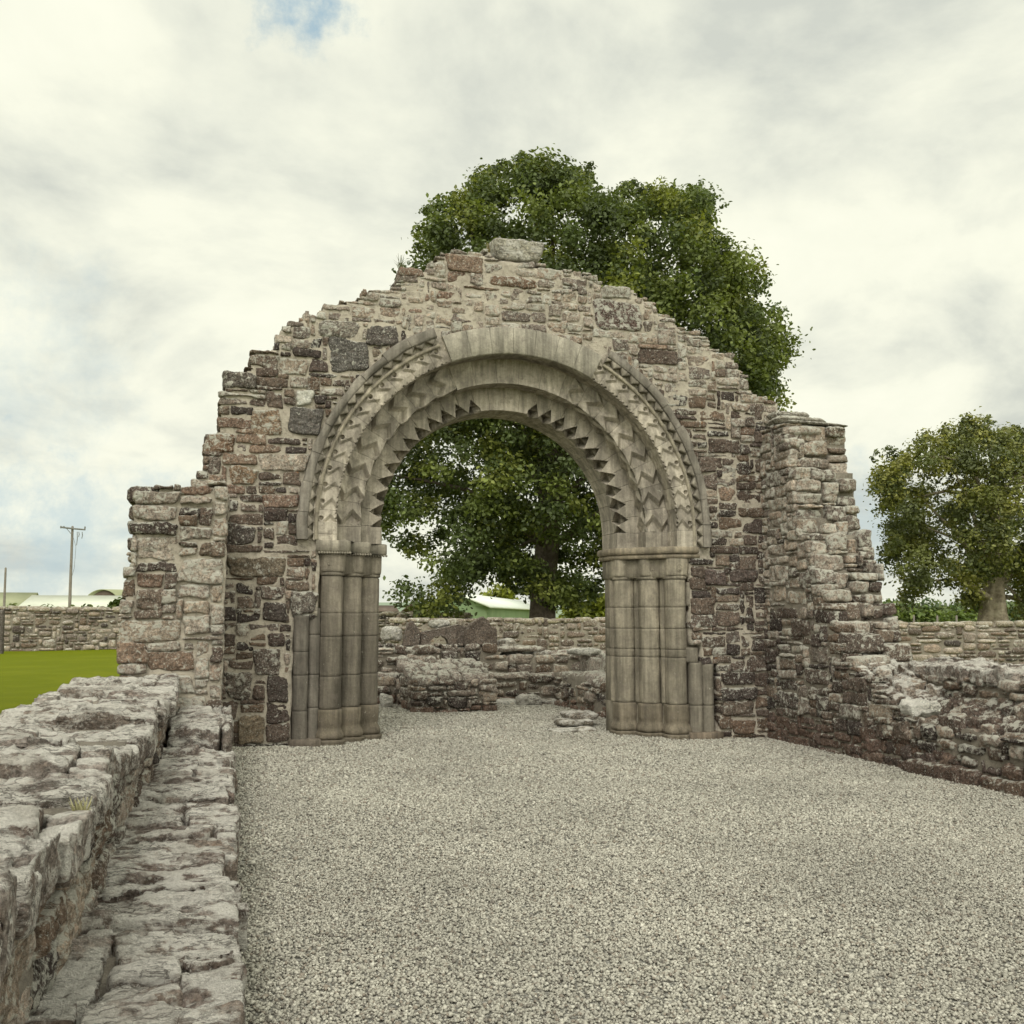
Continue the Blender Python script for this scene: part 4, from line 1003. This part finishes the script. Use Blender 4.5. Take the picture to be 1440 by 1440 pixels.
plate('carved_fragment', [(567,908),(570,890),(575,876),(581,873),(587,882),(592,890),(589,908)], 19.66, 0.2, DK, 'dark upright pointed fragment at the left end of the broken window stones')
plate('carved_fragment', [(652,908),(654,888),(664,876),(680,867),(688,873),(692,883),(699,884),(700,908)], 19.62, 0.24, (0.15, 0.12, 0.10, 0), 'tall dark five-sided slab at the right end of the broken window stones')
loose(606, 634, 872, 883, 20.0, 0.35, PALE, 'pale rounded stone peeping over the dark window head', 0.02, (3, 4))
loose(538, 568, 882, 900, 19.85, 0.4, PALE, 'pale block on the chancel wall beside the left pier', 0.02, (3.5, 5))
loose(701, 728, 897, 913, 19.7, 0.35, (0.33, 0.29, 0.235, 0.9), 'rounded grey boulder just right of the tall dark slab', 0.03, (2.6, 3))
loose(750, 772, 915, 931, 19.62, 0.3, (0.28, 0.24, 0.19, 0.9), 'small squared block with white top near the middle of the chancel wall', 0.015, (4, 5))
loose(808, 850, 912, 922, 18.6, 0.6, WHT, 'flat white stone capping the corner beside the right pier', 0.02, (3.5, 4))
loose(697, 732, 984, 997, 18.9, 0.35, WHT, 'low white stone on the gravel right beside the altar block', 0.02, (3, 4))
loose(730, 763, 977, 996, 18.75, 0.35, (0.45, 0.42, 0.36, 1.0), 'tilted brown stone with white top at the foot of the chancel wall', 0.03, (3, 4))
loose(763, 786, 983, 993, 18.9, 0.3, (0.40, 0.34, 0.28, 0.6), 'small flat brown stone in the corner at the foot of the chancel wall', 0.02, (3, 4))
loose(536, 553, 977, 998, 18.5, 0.35, WHT, 'white boulder on the gravel close behind the left pier', 0.02, (3, 4))
loose(790, 838, 1013, 1023, 14.7, 0.5, (0.34, 0.30, 0.24, 0.6), 'upper flat slab of the low pile by the right pier', 0.012, (5, 6))
loose(800, 845, 1003, 1013, 14.9, 0.5, (0.30, 0.26, 0.21, 0.5), 'small slab topmost of the low pile by the right pier', 0.012, (5, 6))
loose(776, 815, 1026, 1036, 14.15, 0.3, (0.38, 0.35, 0.29, 0.5), 'thin grey slab lying on the gravel in the arch opening', 0.012, (4, 5))
loose(812, 842, 1023, 1034, 14.25, 0.3, (0.33, 0.27, 0.2, 0.5), 'brown slab wedged against the foot of the right pier', 0.012, (4, 5))

# ------------------------------------------------------------------ boundary walls
def field_wall(A, B, zb, ht, label, seed, cellu=0.13, cellv=0.09, pal=None):
    A = np.array(A, float); B = np.array(B, float); Ln = np.linalg.norm(B-A); d = (B-A)/Ln; nrm = np.array([d[1], -d[0]])
    zb0, zb1 = zb; 
    def mp_(p):
        q = A[None]+d[None]*p[:, :1] + nrm[None]*p[:, 2:3]
        return np.stack([q[:, 0], q[:, 1], p[:, 1] + zb0+(zb1-zb0)*p[:, 0]/Ln], 1)
    t_ = thing('field_wall', (*((A+B)/2), zb0), label, 'wall', None); mb_ = MB()
    slab(mb_, lambda u, v: True, 0, Ln, -0.3, ht-.03, 0.25, -0.5, -0.02, mp_, 0.02, seed); mb_.build('wall_core', M['mortar_dark'], t_)
    mb_ = MB()
    cf = lambda y, z, t: pick(pal or GR, t, 0.2+0.75*((t*5.1) % 1)**1.5) if (t*31.7) % 1 < 0.6 else pick(BR, t, 0.3)
    stones(mb_, to_items(pack(lambda u, v: True, 0, Ln, -0.1, ht, cellu, cellv, [(3, (1, 3), (1, 2)), (2, (2, 4), (1, 2)), (2, (1, 2), (1, 1)), (1, (2, 3), (2, 3))], seed), cf, 0.02, 0.3, (0, 0.07)), mp_, 0.06, 0.015, (3, 6), 8, seed)
    mb_.build('wall_stones', M['field'], t_, smooth=True)
    mb_ = MB()
    rt = pack(lambda u, v: True, 0, Ln, -0.5, 0.05, 0.18, 0.27, [(1, (2, 5), (1, 2))], seed+1)
    stones(mb_, [(a, b, c, d_, -0.1, 0.02+0.07*((t*53) % 1), pick([(0.30, 0.275, 0.20), (0.36, 0.33, 0.26)], t, 0.5)) for a, b, c, d_, t in rt],
           lambda p: mp_(np.stack([p[:, 0], ht+p[:, 2], p[:, 1]], 1)), 0.09, 0.015, (4, 6), 6, seed, flip=True)
    mb_.build('coping', M['field'], t_, smooth=True)
    return t_
field_wall((-15, 34.0), (1.5, 37.0), (0.42, 0.40), 1.42, 'long pale rubble field wall behind the green lawn on the left', 111)
field_wall((1.5, 37.0), (9.0, 38.3), (0.35, 0.30), 1.35, 'distant low field wall seen through the left side of the arch', 113)
field_wall((4.6, 30.3), (15.2, 28.6), (-0.05, -0.08), 1.54, 'brown field wall behind the chancel in front of the big tree trunk', 114, 0.17, 0.12, BR[2:4]+GR[3:4])  # browner palette also puts the tree's shade into the stone colour
field_wall((15.2, 28.6), (31, 23.0), (-0.10, -0.12), 1.48, 'coursed field wall in front of the right-hand tree', 115, 0.2, 0.11)
gp_ = thing('gate_post', tuple(at(2, 918, 33.0)), 'dark stone gate post at the left end of the lawn wall', 'post')
mb = MB(); a = at(-2, 905, 33.0); stones(mb, [(a[0]-.1, a[0]+.12, 0.3, 1.75, -0.12, 0.12, (0.13, 0.11, 0.10, 0.1))], FRONT(33.0), 0.05, 0.01, (6, 8), 14, 3); mb.build('post', M['field'], gp_, smooth=True)

# ------------------------------------------------------------------ trees
def tube(mb_, pts, rads, seg=10, col=(0.1, 0.1, 0.1, 0), rough=0.0):
    pts = np.array(pts, float); n = len(pts); a = np.linspace(0, 2*math.pi, seg, endpoint=False)
    V = []
    for i in range(n):
        t = pts[min(i+1, n-1)]-pts[max(i-1, 0)]; t = t/np.linalg.norm(t)
        u = np.cross(t, [0.13, 0.97, 0.2]); u /= np.linalg.norm(u); w = np.cross(t, u)
        ring = pts[i] + rads[i]*(np.cos(a)[:, None]*u + np.sin(a)[:, None]*w)
        if rough: ring = pts[i] + (ring-pts[i])*(1+rough*(0.6*np.cos(a*3+pts[i][2]*0.7)+0.4*np.cos(a*5-pts[i][2]*1.1)))[:, None]
        V.append(ring)
    F = [(p*seg+q, p*seg+(q+1) % seg, (p+1)*seg+(q+1) % seg, (p+1)*seg+q) for p in range(n-1) for q in range(seg)]
    mb_.add(np.concatenate(V), F, col)
def leaves(mb_, centres, radii, per, size, pal, seed=0, flat=0.75, droop=0.0, shade=None):
    r_ = np.random.default_rng(seed); nC = len(centres)
    idx = np.repeat(np.arange(nC), np.maximum(6, (per*(radii/radii.max())**1.8)).astype(int)); n = len(idx)
    d = r_.normal(size=(n, 3)); d /= np.linalg.norm(d, axis=1, keepdims=True); rad = r_.uniform(0.1, 1, n)**0.75*(1+0.25*np.abs(r_.normal(size=n))*(r_.random(n) < 0.25))
    off = d*rad[:, None]*radii[idx][:, None]; off[:, 2] *= flat
    off[:, 2] -= droop*radii[idx]*(off[:, 0]**2+off[:, 1]**2)/radii[idx]**2*0.5
    C = centres[idx]+off
    s = size*r_.uniform(.6, 1.35, n)
    nrm = d*0.5 + r_.normal(size=(n, 3))*0.6 + np.array([0, 0, 0.55]); nrm /= np.linalg.norm(nrm, axis=1, keepdims=True)
    u = np.cross(nrm, r_.normal(size=(n, 3))); u /= np.linalg.norm(u, axis=1, keepdims=True); v = np.cross(nrm, u)
    u = u*s[:, None]; v = v*(s*0.62)[:, None]; b = nrm*(s*0.18)[:, None]
    # six-sided leaf, folded along the midrib
    V = np.stack([C-u, C-u*0.25+v+b, C+u*0.45+v*0.75+b, C+u*1.05, C+u*0.45-v*0.75+b, C-u*0.25-v+b], 1).reshape(-1, 3)
    base = np.arange(n)*6
    F = np.concatenate([np.stack([base, base+3, base+2, base+1], 1), np.stack([base, base+5, base+4, base+3], 1)])
    pal = np.array(pal); pc = r_.integers(0, len(pal), nC); c = pal[pc][idx]*r_.uniform(.7, 1.3, (n, 1))
    c = c*(1+0.12*r_.normal(size=(n, 1)))
    c = np.clip(c, 0.004, 1); c = np.concatenate([c, np.zeros((n, 1))], 1)
    mb_.add(V, F, np.repeat(c, 6, axis=0))

def tree(name, label, cat, outline_px, Y, gaps, nclump, per, lsize, crad, pal, trunk, trad, bark, depth=4.5, seed=1, droop=0.3, limbs=26, flat=0.75, trough=0.12, shell=0.35, tops=None):
    """crown volume = outline measured at distance Y, given its own depth; sky gaps are thin places in the crown"""
    P = np.array([at(x, y, Y)[[0, 2]] for x, y in outline_px]); inside = inpoly(P)
    G = [(at(x, y, Y)[[0, 2]], r_*Y/1400.0) for x, y, r_ in gaps]
    r_ = random.Random(seed); C = []; Rr = []
    lo, hi = P.min(0), P.max(0)
    def edge(x, z):
        best = 9
        for i in range(len(P)):
            a, b = P[i], P[(i+1) % len(P)]; ab = b-a; t = max(0, min(1, ((x-a[0])*ab[0]+(z-a[1])*ab[1])/(ab@ab+1e-9)))
            best = min(best, math.hypot(x-a[0]-ab[0]*t, z-a[1]-ab[1]*t))
        return best
    tries = 0
    while len(C) < nclump and tries < nclump*40:
        tries += 1
        x = r_.uniform(lo[0], hi[0]); z = r_.uniform(lo[1], hi[1])
        if not inside(x, z): continue
        e_ = edge(x, z); cr_ = crad*r_.uniform(.55, 1.2)
        if e_ < cr_*0.55: 
            cr_ = max(0.30*crad, e_/0.6)*r_.uniform(.8, 1.3)
        if any(math.hypot(x-g[0][0], z-g[0][1]) < g[1]*0.8+cr_*0.35 for g in G): continue
        dmax = depth*(1-math.exp(-e_/1.6))+0.3
        k_ = r_.uniform(-1, 1); k_ = math.copysign(abs(k_)**shell, k_)
        yd = dmax*k_
        s = (Y+yd)/Y          # keep the angular outline of the crown from where it was measured
        C.append((x*s if e_ < 1.2 else x, Y+yd, (z-1.6)*s+1.6 if e_ < 1.2 else z)); Rr.append(cr_)
    C = np.array(C); Rr = np.array(Rr)
    base = np.array([trunk[0][0], trunk[0][1], trunk[0][2]])
    t_ = thing(name, tuple(base), label, cat, None)
    mb_ = MB(); leaves(mb_, C, Rr, per, lsize, pal, seed, flat, droop)
    mb_.build('crown', M['leaf'], t_)
    mb_ = MB(); tp = np.array(trunk); tt = np.linspace(0, 1, 14)
    k_ = np.linspace(0, 1, len(tp)); pts = np.stack([np.interp(tt, k_, tp[:, i]) for i in range(3)], 1)
    tube(mb_, pts, np.interp(tt, np.linspace(0, 1, len(trad)), trad), 20 if trough < 0.2 else 40, rough=trough)
    mb_.build('trunk', M[bark], t_, smooth=True)
    mb_ = MB()
    for i in range(limbs):
        j = r_.randrange(len(C)); e1 = C[j]; s0 = pts[r_.randint(5, 13)]
        if e1[2] < s0[2]-1.0: s0 = pts[5]
        m1 = s0+(e1-s0)*0.45+np.array([0, 0, 0.12*np.linalg.norm(e1-s0)])
        q = [s0, s0+(m1-s0)*.5+np.array([0, 0, .1]), m1, m1+(e1-m1)*.55+np.array([r_.uniform(-.2, .2), r_.uniform(-.2, .2), 0]), e1]
        tube(mb_, q, [0.13, 0.10, 0.07, 0.04, 0.015], 8)
    mb_.build('limbs', M[bark], t_, smooth=True)
    return t_

big_out = [(585,352),(580,325),(598,300),(600,285),(618,278),(632,275),(650,258),(665,250),(680,236),(700,232),(718,222),(735,214),(746,222),(752,234),(768,240),(790,238),(812,240),(832,232),(838,250),(836,268),(852,272),(870,262),(888,255),(908,260),(925,268),(942,258),(958,268),(975,262),(990,258),(998,268),(996,282),(1002,298),(990,305),(1000,330),(1005,350),(1018,365),(1022,380),(1035,395),(1052,398),(1048,412),(1062,425),(1070,440),(1078,458),(1080,470),(1088,490),(1096,502),(1088,520),(1088,552),(1078,560),(1070,640),(1040,760),(985,800),(930,810),(870,800),(850,815),(835,850),(800,862),(790,852),(745,852),(735,832),(705,825),(690,800),(672,825),(660,850),(645,872),(625,862),(600,880),(582,862),(560,850),(552,835),(565,815),(560,790),(545,760),(520,735),(500,700),(490,640),(500,540),(540,430),(565,380)]
YT = 33.0
gaps = [(672,622,8),(660,600,5),(640,640,4),(741,655,10),(712,595,7),(735,598,5),(810,672,9),(790,655,4),(618,705,9),(595,735,7),(565,780,14),(582,800,14),(600,770,6),(560,810,10),(690,805,10),(600,820,10),(665,835,8),(725,763,6),(690,718,4),(640,770,3),(920,405,6),(822,700,5),(664,752,3),(633,690,4),(805,765,4)]
tr0 = at(768, 868, YT)
big = tree('broad_leaved_tree', 'tall dark green tree rising behind the gable and filling the arch opening', 'tree', big_out, YT, gaps, 1650, 330, 0.070, 0.70,
     [(0.15, 0.18, 0.05), (0.125, 0.155, 0.048), (0.10, 0.13, 0.048), (0.18, 0.20, 0.05), (0.09, 0.115, 0.045), (0.075, 0.095, 0.04)],
     [(tr0[0]-.15, YT, 0.0), (tr0[0]-0.1, YT, 2.6), (tr0[0]+0.15, YT, 5.0), (tr0[0]+0.3, YT, 8.0), (tr0[0]+0.2, YT, 12.0)], [0.52, 0.40, 0.37, 0.28, 0.10], 'bark', 5.4, 3, limbs=34)

rt_out = [(1225,640),(1232,628),(1250,626),(1256,618),(1280,615),(1295,605),(1312,598),(1335,592),(1355,583),(1380,582),(1400,590),(1420,594),(1440,598),(1480,600),(1540,620),(1590,680),(1600,760),(1570,830),(1520,868),(1440,870),(1432,815),(1388,815),(1372,868),(1352,840),(1335,828),(1310,830),(1290,838),(1284,852),(1272,855),(1265,835),(1268,815),(1255,800),(1246,772),(1258,755),(1242,740),(1246,715),(1232,700),(1240,690),(1222,680),(1232,665)]
YR = 34.0; tr1 = at(1400, 875, YR)
rt_t = tree('broad_leaved_tree', 'olive green spreading tree with pale gnarled trunk behind the right-hand field wall', 'tree', rt_out, YR,
     [(1290,735,5),(1280,700,7),(1265,685,4),(1380,700,6),(1410,735,8),(1350,730,4),(1345,830,8),(1320,825,6),(1365,765,4),(1300,790,4),(1330,680,5),(1290,650,4),(1360,648,4),(1270,720,5),(1400,660,4),(1405,855,22),(1405,835,16)], 560, 300, 0.068, 0.68,
     [(0.18, 0.19, 0.06), (0.155, 0.17, 0.06), (0.12, 0.14, 0.055), (0.22, 0.22, 0.065), (0.10, 0.115, 0.05)],
     [(tr1[0], YR, 0.1), (tr1[0]-0.05, YR, 1.6), (tr1[0]+.05, YR, 2.6), (tr1[0]+0.3, YR, 4.0), (tr1[0]+.2, YR, 7)], [1.15, 0.50, 0.36, 0.26, 0.1], 'bark_pale', 3.6, 8, droop=1.2, trough=0.30)

# hedges and bushes far off
def bushes(name, label, cat, spans, Y, pal, lsize, crad, per, kind=None, seed=0, zb=0.2):
    r_ = random.Random(seed); C = []; Rr = []
    for (x0, x1, ytop) in spans:
        a = at(x0, ytop, Y); b = at(x1, ytop, Y); n = max(4, int((b[0]-a[0])/crad*2.6))
        for i in range(n*4):
            x = r_.uniform(a[0], b[0]); zt = a[2]-crad*0.5; z = r_.uniform(zb, max(zt, zb+.1)); C.append((x, Y+r_.uniform(-1.2, 1.2)*crad, z)); Rr.append(crad*r_.uniform(.6, 1.2))
    C = np.array(C); c0 = (C[:, 0].mean(), Y, zb); m_b = MB(); leaves(m_b, C, np.array(Rr), per, lsize, pal, seed, 0.8)
    if kind: return tag(m_b.build(name, M['leaf'], loc=c0), label, cat, kind=kind)
    t_ = thing(name, c0, label, cat); m_b.build('foliage', M['leaf'], t_)
    for i in range(5):
        m_b = MB(); j = r_.randrange(len(C)); tube(m_b, [(C[j][0], Y, 0.0), (C[j][0]+.1, Y, C[j][2]*.5), tuple(C[j])], [crad*.12, crad*.08, crad*.03], 6)
        m_b.build('stem', M['bark'], t_)
    return t_
FAR = [(0.10, 0.14, 0.06), (0.13, 0.17, 0.07), (0.085, 0.12, 0.06), (0.15, 0.18, 0.07)]
YEL = [(0.17, 0.19, 0.03), (0.14, 0.165, 0.03), (0.20, 0.22, 0.04)]
bushes('hedgerow', 'pale green far hedgerow under the right-hand tree', 'hedge', [(1235,1300,842),(1300,1345,846),(1345,1420,845),(1420,1560,842)], 120, FAR, 0.32, 1.5, 60, seed=31)
bushes('bush', 'yellow-green clipped bush line just behind the right field wall fence', 'bush', [(1262,1300,856),(1300,1375,860)], 70, [(0.13, 0.17, 0.04), (0.10, 0.14, 0.04)], 0.2, 0.7, 60, seed=32)
bushes('bush', 'yellow-green bush between tree trunk and right pier', 'bush', [(815,850,812),(800,835,845)], 52, YEL, 0.16, 0.9, 110, seed=33)
bushes('bush', 'light green bush behind the pale roof left of the trunk', 'bush', [(688,722,818)], 110, YEL, 0.3, 1.4, 80, seed=34)
bushes('bush', 'dark green bush beside the pale barn at the stone wall on the left', 'bush', [(158,200,842)], 60, [(0.05, 0.075, 0.015), (0.07, 0.095, 0.02)], 0.14, 0.5, 130, seed=35)
bushes('bush', 'thin strip of weeds along the top of the left field wall', 'bush', [(0,60,851),(60,180,852)], 46, [(0.09, 0.11, 0.03)], 0.10, 0.28, 50, seed=36)
# fence posts in the field right
for i, px in enumerate((1285, 1318, 1345)):
    a = at(px, 877, 45); m_b = MB(); z_ = 0.2
    zt = at(px, 866, 45)[2]; tube(m_b, [(a[0], 45, z_-.3), (a[0]+.01, 45, zt*.6), (a[0]+.02, 45, zt), (a[0]+.02, 45, zt+.03)], [.06, .055, .05, .01], 8)
    tag(m_b.build('fence_post', M['pole'], loc=(a[0], 45, z_)), ['leftmost of the three short fence posts in the field beyond the right wall', 'middle one of the three short fence posts in the field beyond the right wall', 'rightmost of the three short fence posts, nearest the gnarled trunk'][i], 'post', 'fence posts in the far field')
# distant hill
mb = MB(); n = 60; xs_ = np.linspace(-900, 2400, n); rid = 6+10*np.exp(-((xs_-180)/260)**2)+5*np.exp(-((xs_-1200)/400)**2)
V = [(x, 900, -2) for x in xs_]+[(x, 1100, h_) for x, h_ in zip(xs_, rid)]+[(x, 1500, h_*.5) for x, h_ in zip(xs_, rid)]
mb.add(V, [(k_*n+i, k_*n+i+1, (k_+1)*n+i+1, (k_+1)*n+i) for k_ in (0, 1) for i in range(n-1)]); tag(mb.build('hills', M['hill'], smooth=True), kind='structure')

# ------------------------------------------------------------------ farm sheds and poles
def quad(m_b, pts, th_=0.12, col=(0.3, 0.3, 0.3, 0)):
    P = np.array(pts, float); nn = np.cross(P[1]-P[0], P[2]-P[0]); nn = nn/np.linalg.norm(nn)*th_
    V = np.concatenate([P, P-nn]); m_b.add(V, [(0, 1, 2, 3), (7, 6, 5, 4), (0, 4, 5, 1), (1, 5, 6, 2), (2, 6, 7, 3), (3, 7, 4, 0)], col)
def gshed(name, label, A, ang, ln, wd, ze, zr, mroof, mwall, doors=True):
    """gabled shed: A = near-left corner, ridge runs along direction ang"""
    A = np.array(A, float); u = np.array([math.cos(ang), math.sin(ang)]); w = np.array([-u[1], u[0]])
    p = lambda a, b, z: (A[0]+u[0]*a+w[0]*b, A[1]+u[1]*a+w[1]*b, z)
    t_ = thing(name, (A[0], A[1], 0.2), label, 'shed'); m_b = MB()
    o = 0.35
    quad(m_b, [p(-o, -o, ze-.12), p(ln+o, -o, ze-.12), p(ln+o, wd/2, zr), p(-o, wd/2, zr)]); quad(m_b, [p(-o, wd/2, zr), p(ln+o, wd/2, zr), p(ln+o, wd+o, ze-.12), p(-o, wd+o, ze-.12)])
    m_b.build('roof', M[mroof], t_)
    m_b = MB()
    z0 = 0.0
    V = [p(0, 0, z0), p(ln, 0, z0), p(ln, wd, z0), p(0, wd, z0), p(0, 0, ze-.1), p(ln, 0, ze-.1), p(ln, wd, ze-.1), p(0, wd, ze-.1), p(0, wd/2, zr-.14), p(ln, wd/2, zr-.14)]
    m_b.add(V, [(0, 1, 5, 4), (2, 3, 7, 6), (3, 0, 4, 7), (1, 2, 6, 5)]); m_b.add(V, [(4, 8, 7), (5, 6, 9)])
    m_b.build('wall', M[mwall], t_)
    if doors:
        for k_ in (0.25, 0.7):
            m_b = MB(); quad(m_b, [p(ln*k_, -.06, 0.1), p(ln*k_+3, -.06, 0.1), p(ln*k_+3, -.06, ze-.6), p(ln*k_, -.06, ze-.6)], 0.05)
            m_b.build('door', M['shed_dark'], t_)
    return t_
a = at(30, 852, 120); b = at(158, 853, 120); zr = at(60, 837, 128)[2]
gshed('farm_shed', 'long low shed with pale sheet roof behind the left field wall', (a[0], 120, 0), 0.0, b[0]-a[0]+6, 16, a[2], zr, 'roof_pale', 'shed_green')
a = at(-60, 848, 160); b = at(38, 848, 160)
gshed('farm_shed', 'dull green roofed shed at the far left behind the pole', (a[0], 160, 0), 0.0, b[0]-a[0], 12, at(0, 852, 160)[2], at(0, 833, 166)[2], 'roof_green', 'shed_green')
# arched hay barn
a = at(143, 845, 150); hb = thing('hay_barn', (a[0], 150, 0.2), 'round-roofed hay barn with dark open end behind the pale shed', 'barn')
rad = 22.5*150/1400; zc_ = at(143, 828, 150)[2]-rad*1.02; ax = np.array([0.86, 0.5])
th = np.linspace(0, math.pi, 21); pr = np.stack([np.cos(th)*rad, np.sin(th)*rad], 1)
m_b = MB(); wv = np.array([1.0, -0.08])
rows = []
for k_, L0 in enumerate((0, 30)):
    for (q, z) in pr: rows.append((a[0]+wv[0]*q+ax[0]*L0, 150+wv[1]*q+ax[1]*L0, zc_+z))
for L0 in (0, 30):
    for (q, z) in pr: rows.append((a[0]+wv[0]*q*.96+ax[0]*L0, 150+wv[1]*q*.96+ax[1]*L0, zc_+z*.96))
F = [(i, i+1, 21+i+1, 21+i) for i in range(20)] + [(42+i, 63+i, 63+i+1, 42+i+1) for i in range(20)] + [(i, 42+i, 43+i, i+1) for i in range(20)]
m_b.add(rows, F); m_b.build('roof', M['roof_green'], hb, smooth=False)
m_b = MB(); V = [(a[0]+wv[0]*q*.94+ax[0]*.6, 150+wv[1]*q*.94+ax[1]*.6, zc_+z*.94) for q, z in pr] + [(a[0]+ax[0]*.6, 150.3, zc_)]
m_b.add(V, [(i, i+1, 21) for i in range(20)])
m_b.box(a[0]-rad*.94, a[0]+rad*.94, 150.3, 150.6, 0.0, zc_+0.01); m_b.build('end_shade_panel', M['shed_dark'], hb)  # dark panel filling the open end, in place of the shade inside
# green shed behind the tree trunk
a = at(684, 850, 62); b = at(790, 865, 120)
ang = math.atan2(b[1]-a[1], b[0]-a[0])
gshed('farm_shed', 'green-walled shed with white roof behind the big tree trunk', (a[0], a[1], 0), ang, 34, 3.6, a[2], a[2]+0.75, 'roof_white', 'shed_green', False)
gshed('farm_shed', 'small grey roofed shed just left of the green-walled shed', (at(598, 856, 80)[0], 80, 0), 0.1, 4.5, 6, at(600, 858, 80)[2], at(600, 848, 80)[2], 'shed_dark', 'shed_dark', False)
gshed('farm_cottage', 'tiny dark cottage at the left pier against the far hill', (at(528, 858, 130)[0], 130, 0), 0, 2.6, 5, at(545, 858, 130)[2], at(545, 851, 130)[2], 'shed_dark', 'shed_dark', False)

def pole(px, ytop, Y, r0, label, arms):
    a = at(px, ytop, Y); t_ = thing('utility_pole', (a[0], Y, 0.4), label, 'pole', 'utility poles on the left')
    m_b = MB(); tube(m_b, [(a[0]+.06, Y, 0.2), (a[0]+.02, Y, a[2]*.5), (a[0], Y, a[2])], [r0*1.25, r0, r0*.8], 12); 
    m_b.add(*ball((a[0], Y, a[2]), r0*.75)); m_b.build('shaft', M['pole'], t_, smooth=True)
    if arms:
        m_b = MB(); z = a[2]-0.12
        tube(m_b, [(a[0]-.70, Y-.15, z+.08), (a[0], Y-.2, z), (a[0]+.82, Y-.2, z-.06)], [.055, .055, .05], 8)
        tube(m_b, [(a[0]-.35, Y-.17, z+.02), (a[0], Y-.15, z-.4)], [.02, .02], 6)
        m_b.build('crossarm', M['iron'], t_)
        for q in (-.68, -.5, .78):
            m_b = MB(); tube(m_b, [(a[0]+q, Y-.17, z), (a[0]+q, Y-.17, z+.1), (a[0]+q, Y-.17, z+.16)], [.04, .055, .03], 8); m_b.build('insulator', M['iron'], t_)
        m_b = MB()
        for q, l_ in ((.32, .9), (.42, .35), (.62, .45)):
            tube(m_b, [(a[0]+q, Y-.2, z-.2), (a[0]+q+.03, Y-.2, z-.2-l_*.5), (a[0]+q, Y-.2, z-.2-l_)], [.02, .028, .02], 6)
        tube(m_b, [(a[0]+.05, Y-.25, z-.4), (a[0]+.3, Y-.3, z-1.2), (a[0]+.25, Y-.3, z-2.6), (a[0]+.1, Y-.2, z-3.2)], [.012]*4, 5)
        m_b.build('drop_wires', M['iron'], t_)
    return t_
pole(102, 741, 72, .095, 'wooden utility pole with crossarm standing behind the left field wall', True)
pole(8, 799, 78, .085, 'thinner bare pole near the left edge of the view', False)

# weeds rooted in the masonry
def tuft(x, y, z, n, h_, label, col=(0.16, 0.17, 0.05), spread=0.5):
    m_b = MB(); r_ = random.Random(int(x*100+y*7))
    for i in range(n):
        a_ = r_.uniform(0, 6.28); l_ = h_*r_.uniform(.5, 1.1); sx, sy = math.cos(a_)*l_*spread, math.sin(a_)*l_*spread; w = 0.004
        bx, by = x+r_.uniform(-.02, .02), y+r_.uniform(-.02, .02)
        V = [(bx-w, by, z-.02), (bx+w, by, z-.02), (bx+sx*.4+w*.8, by+sy*.4, z+l_*.6), (bx+sx*.4-w*.8, by+sy*.4, z+l_*.6), (bx+sx+.001, by+sy, z+l_*.95), (bx+sx-.001, by+sy, z+l_*.95)]
        s = r_.uniform(.7, 1.3); m_b.add(V, [(0, 1, 2, 3), (3, 2, 4, 5)], (col[0]*s, col[1]*s, col[2]*s, 0))
    return tag(m_b.build('grass_tuft', M['leaf'], loc=(x, y, z)), label, 'weed')
tuft(-0.50, 4.15, 0.83, 40, 0.10, 'dry grass tuft growing from the edge of the near left wall', (0.26, 0.24, 0.14), 0.3)
tuft(*at(563, 378, D+.3), 30, 0.16, 'wispy weed on the left shoulder of the gable top', (0.12, 0.13, 0.06), 0.8)
tuft(*at(688, 352, D+.3), 16, 0.14, 'tiny weed beside the slab on the gable top', (0.20, 0.16, 0.06))
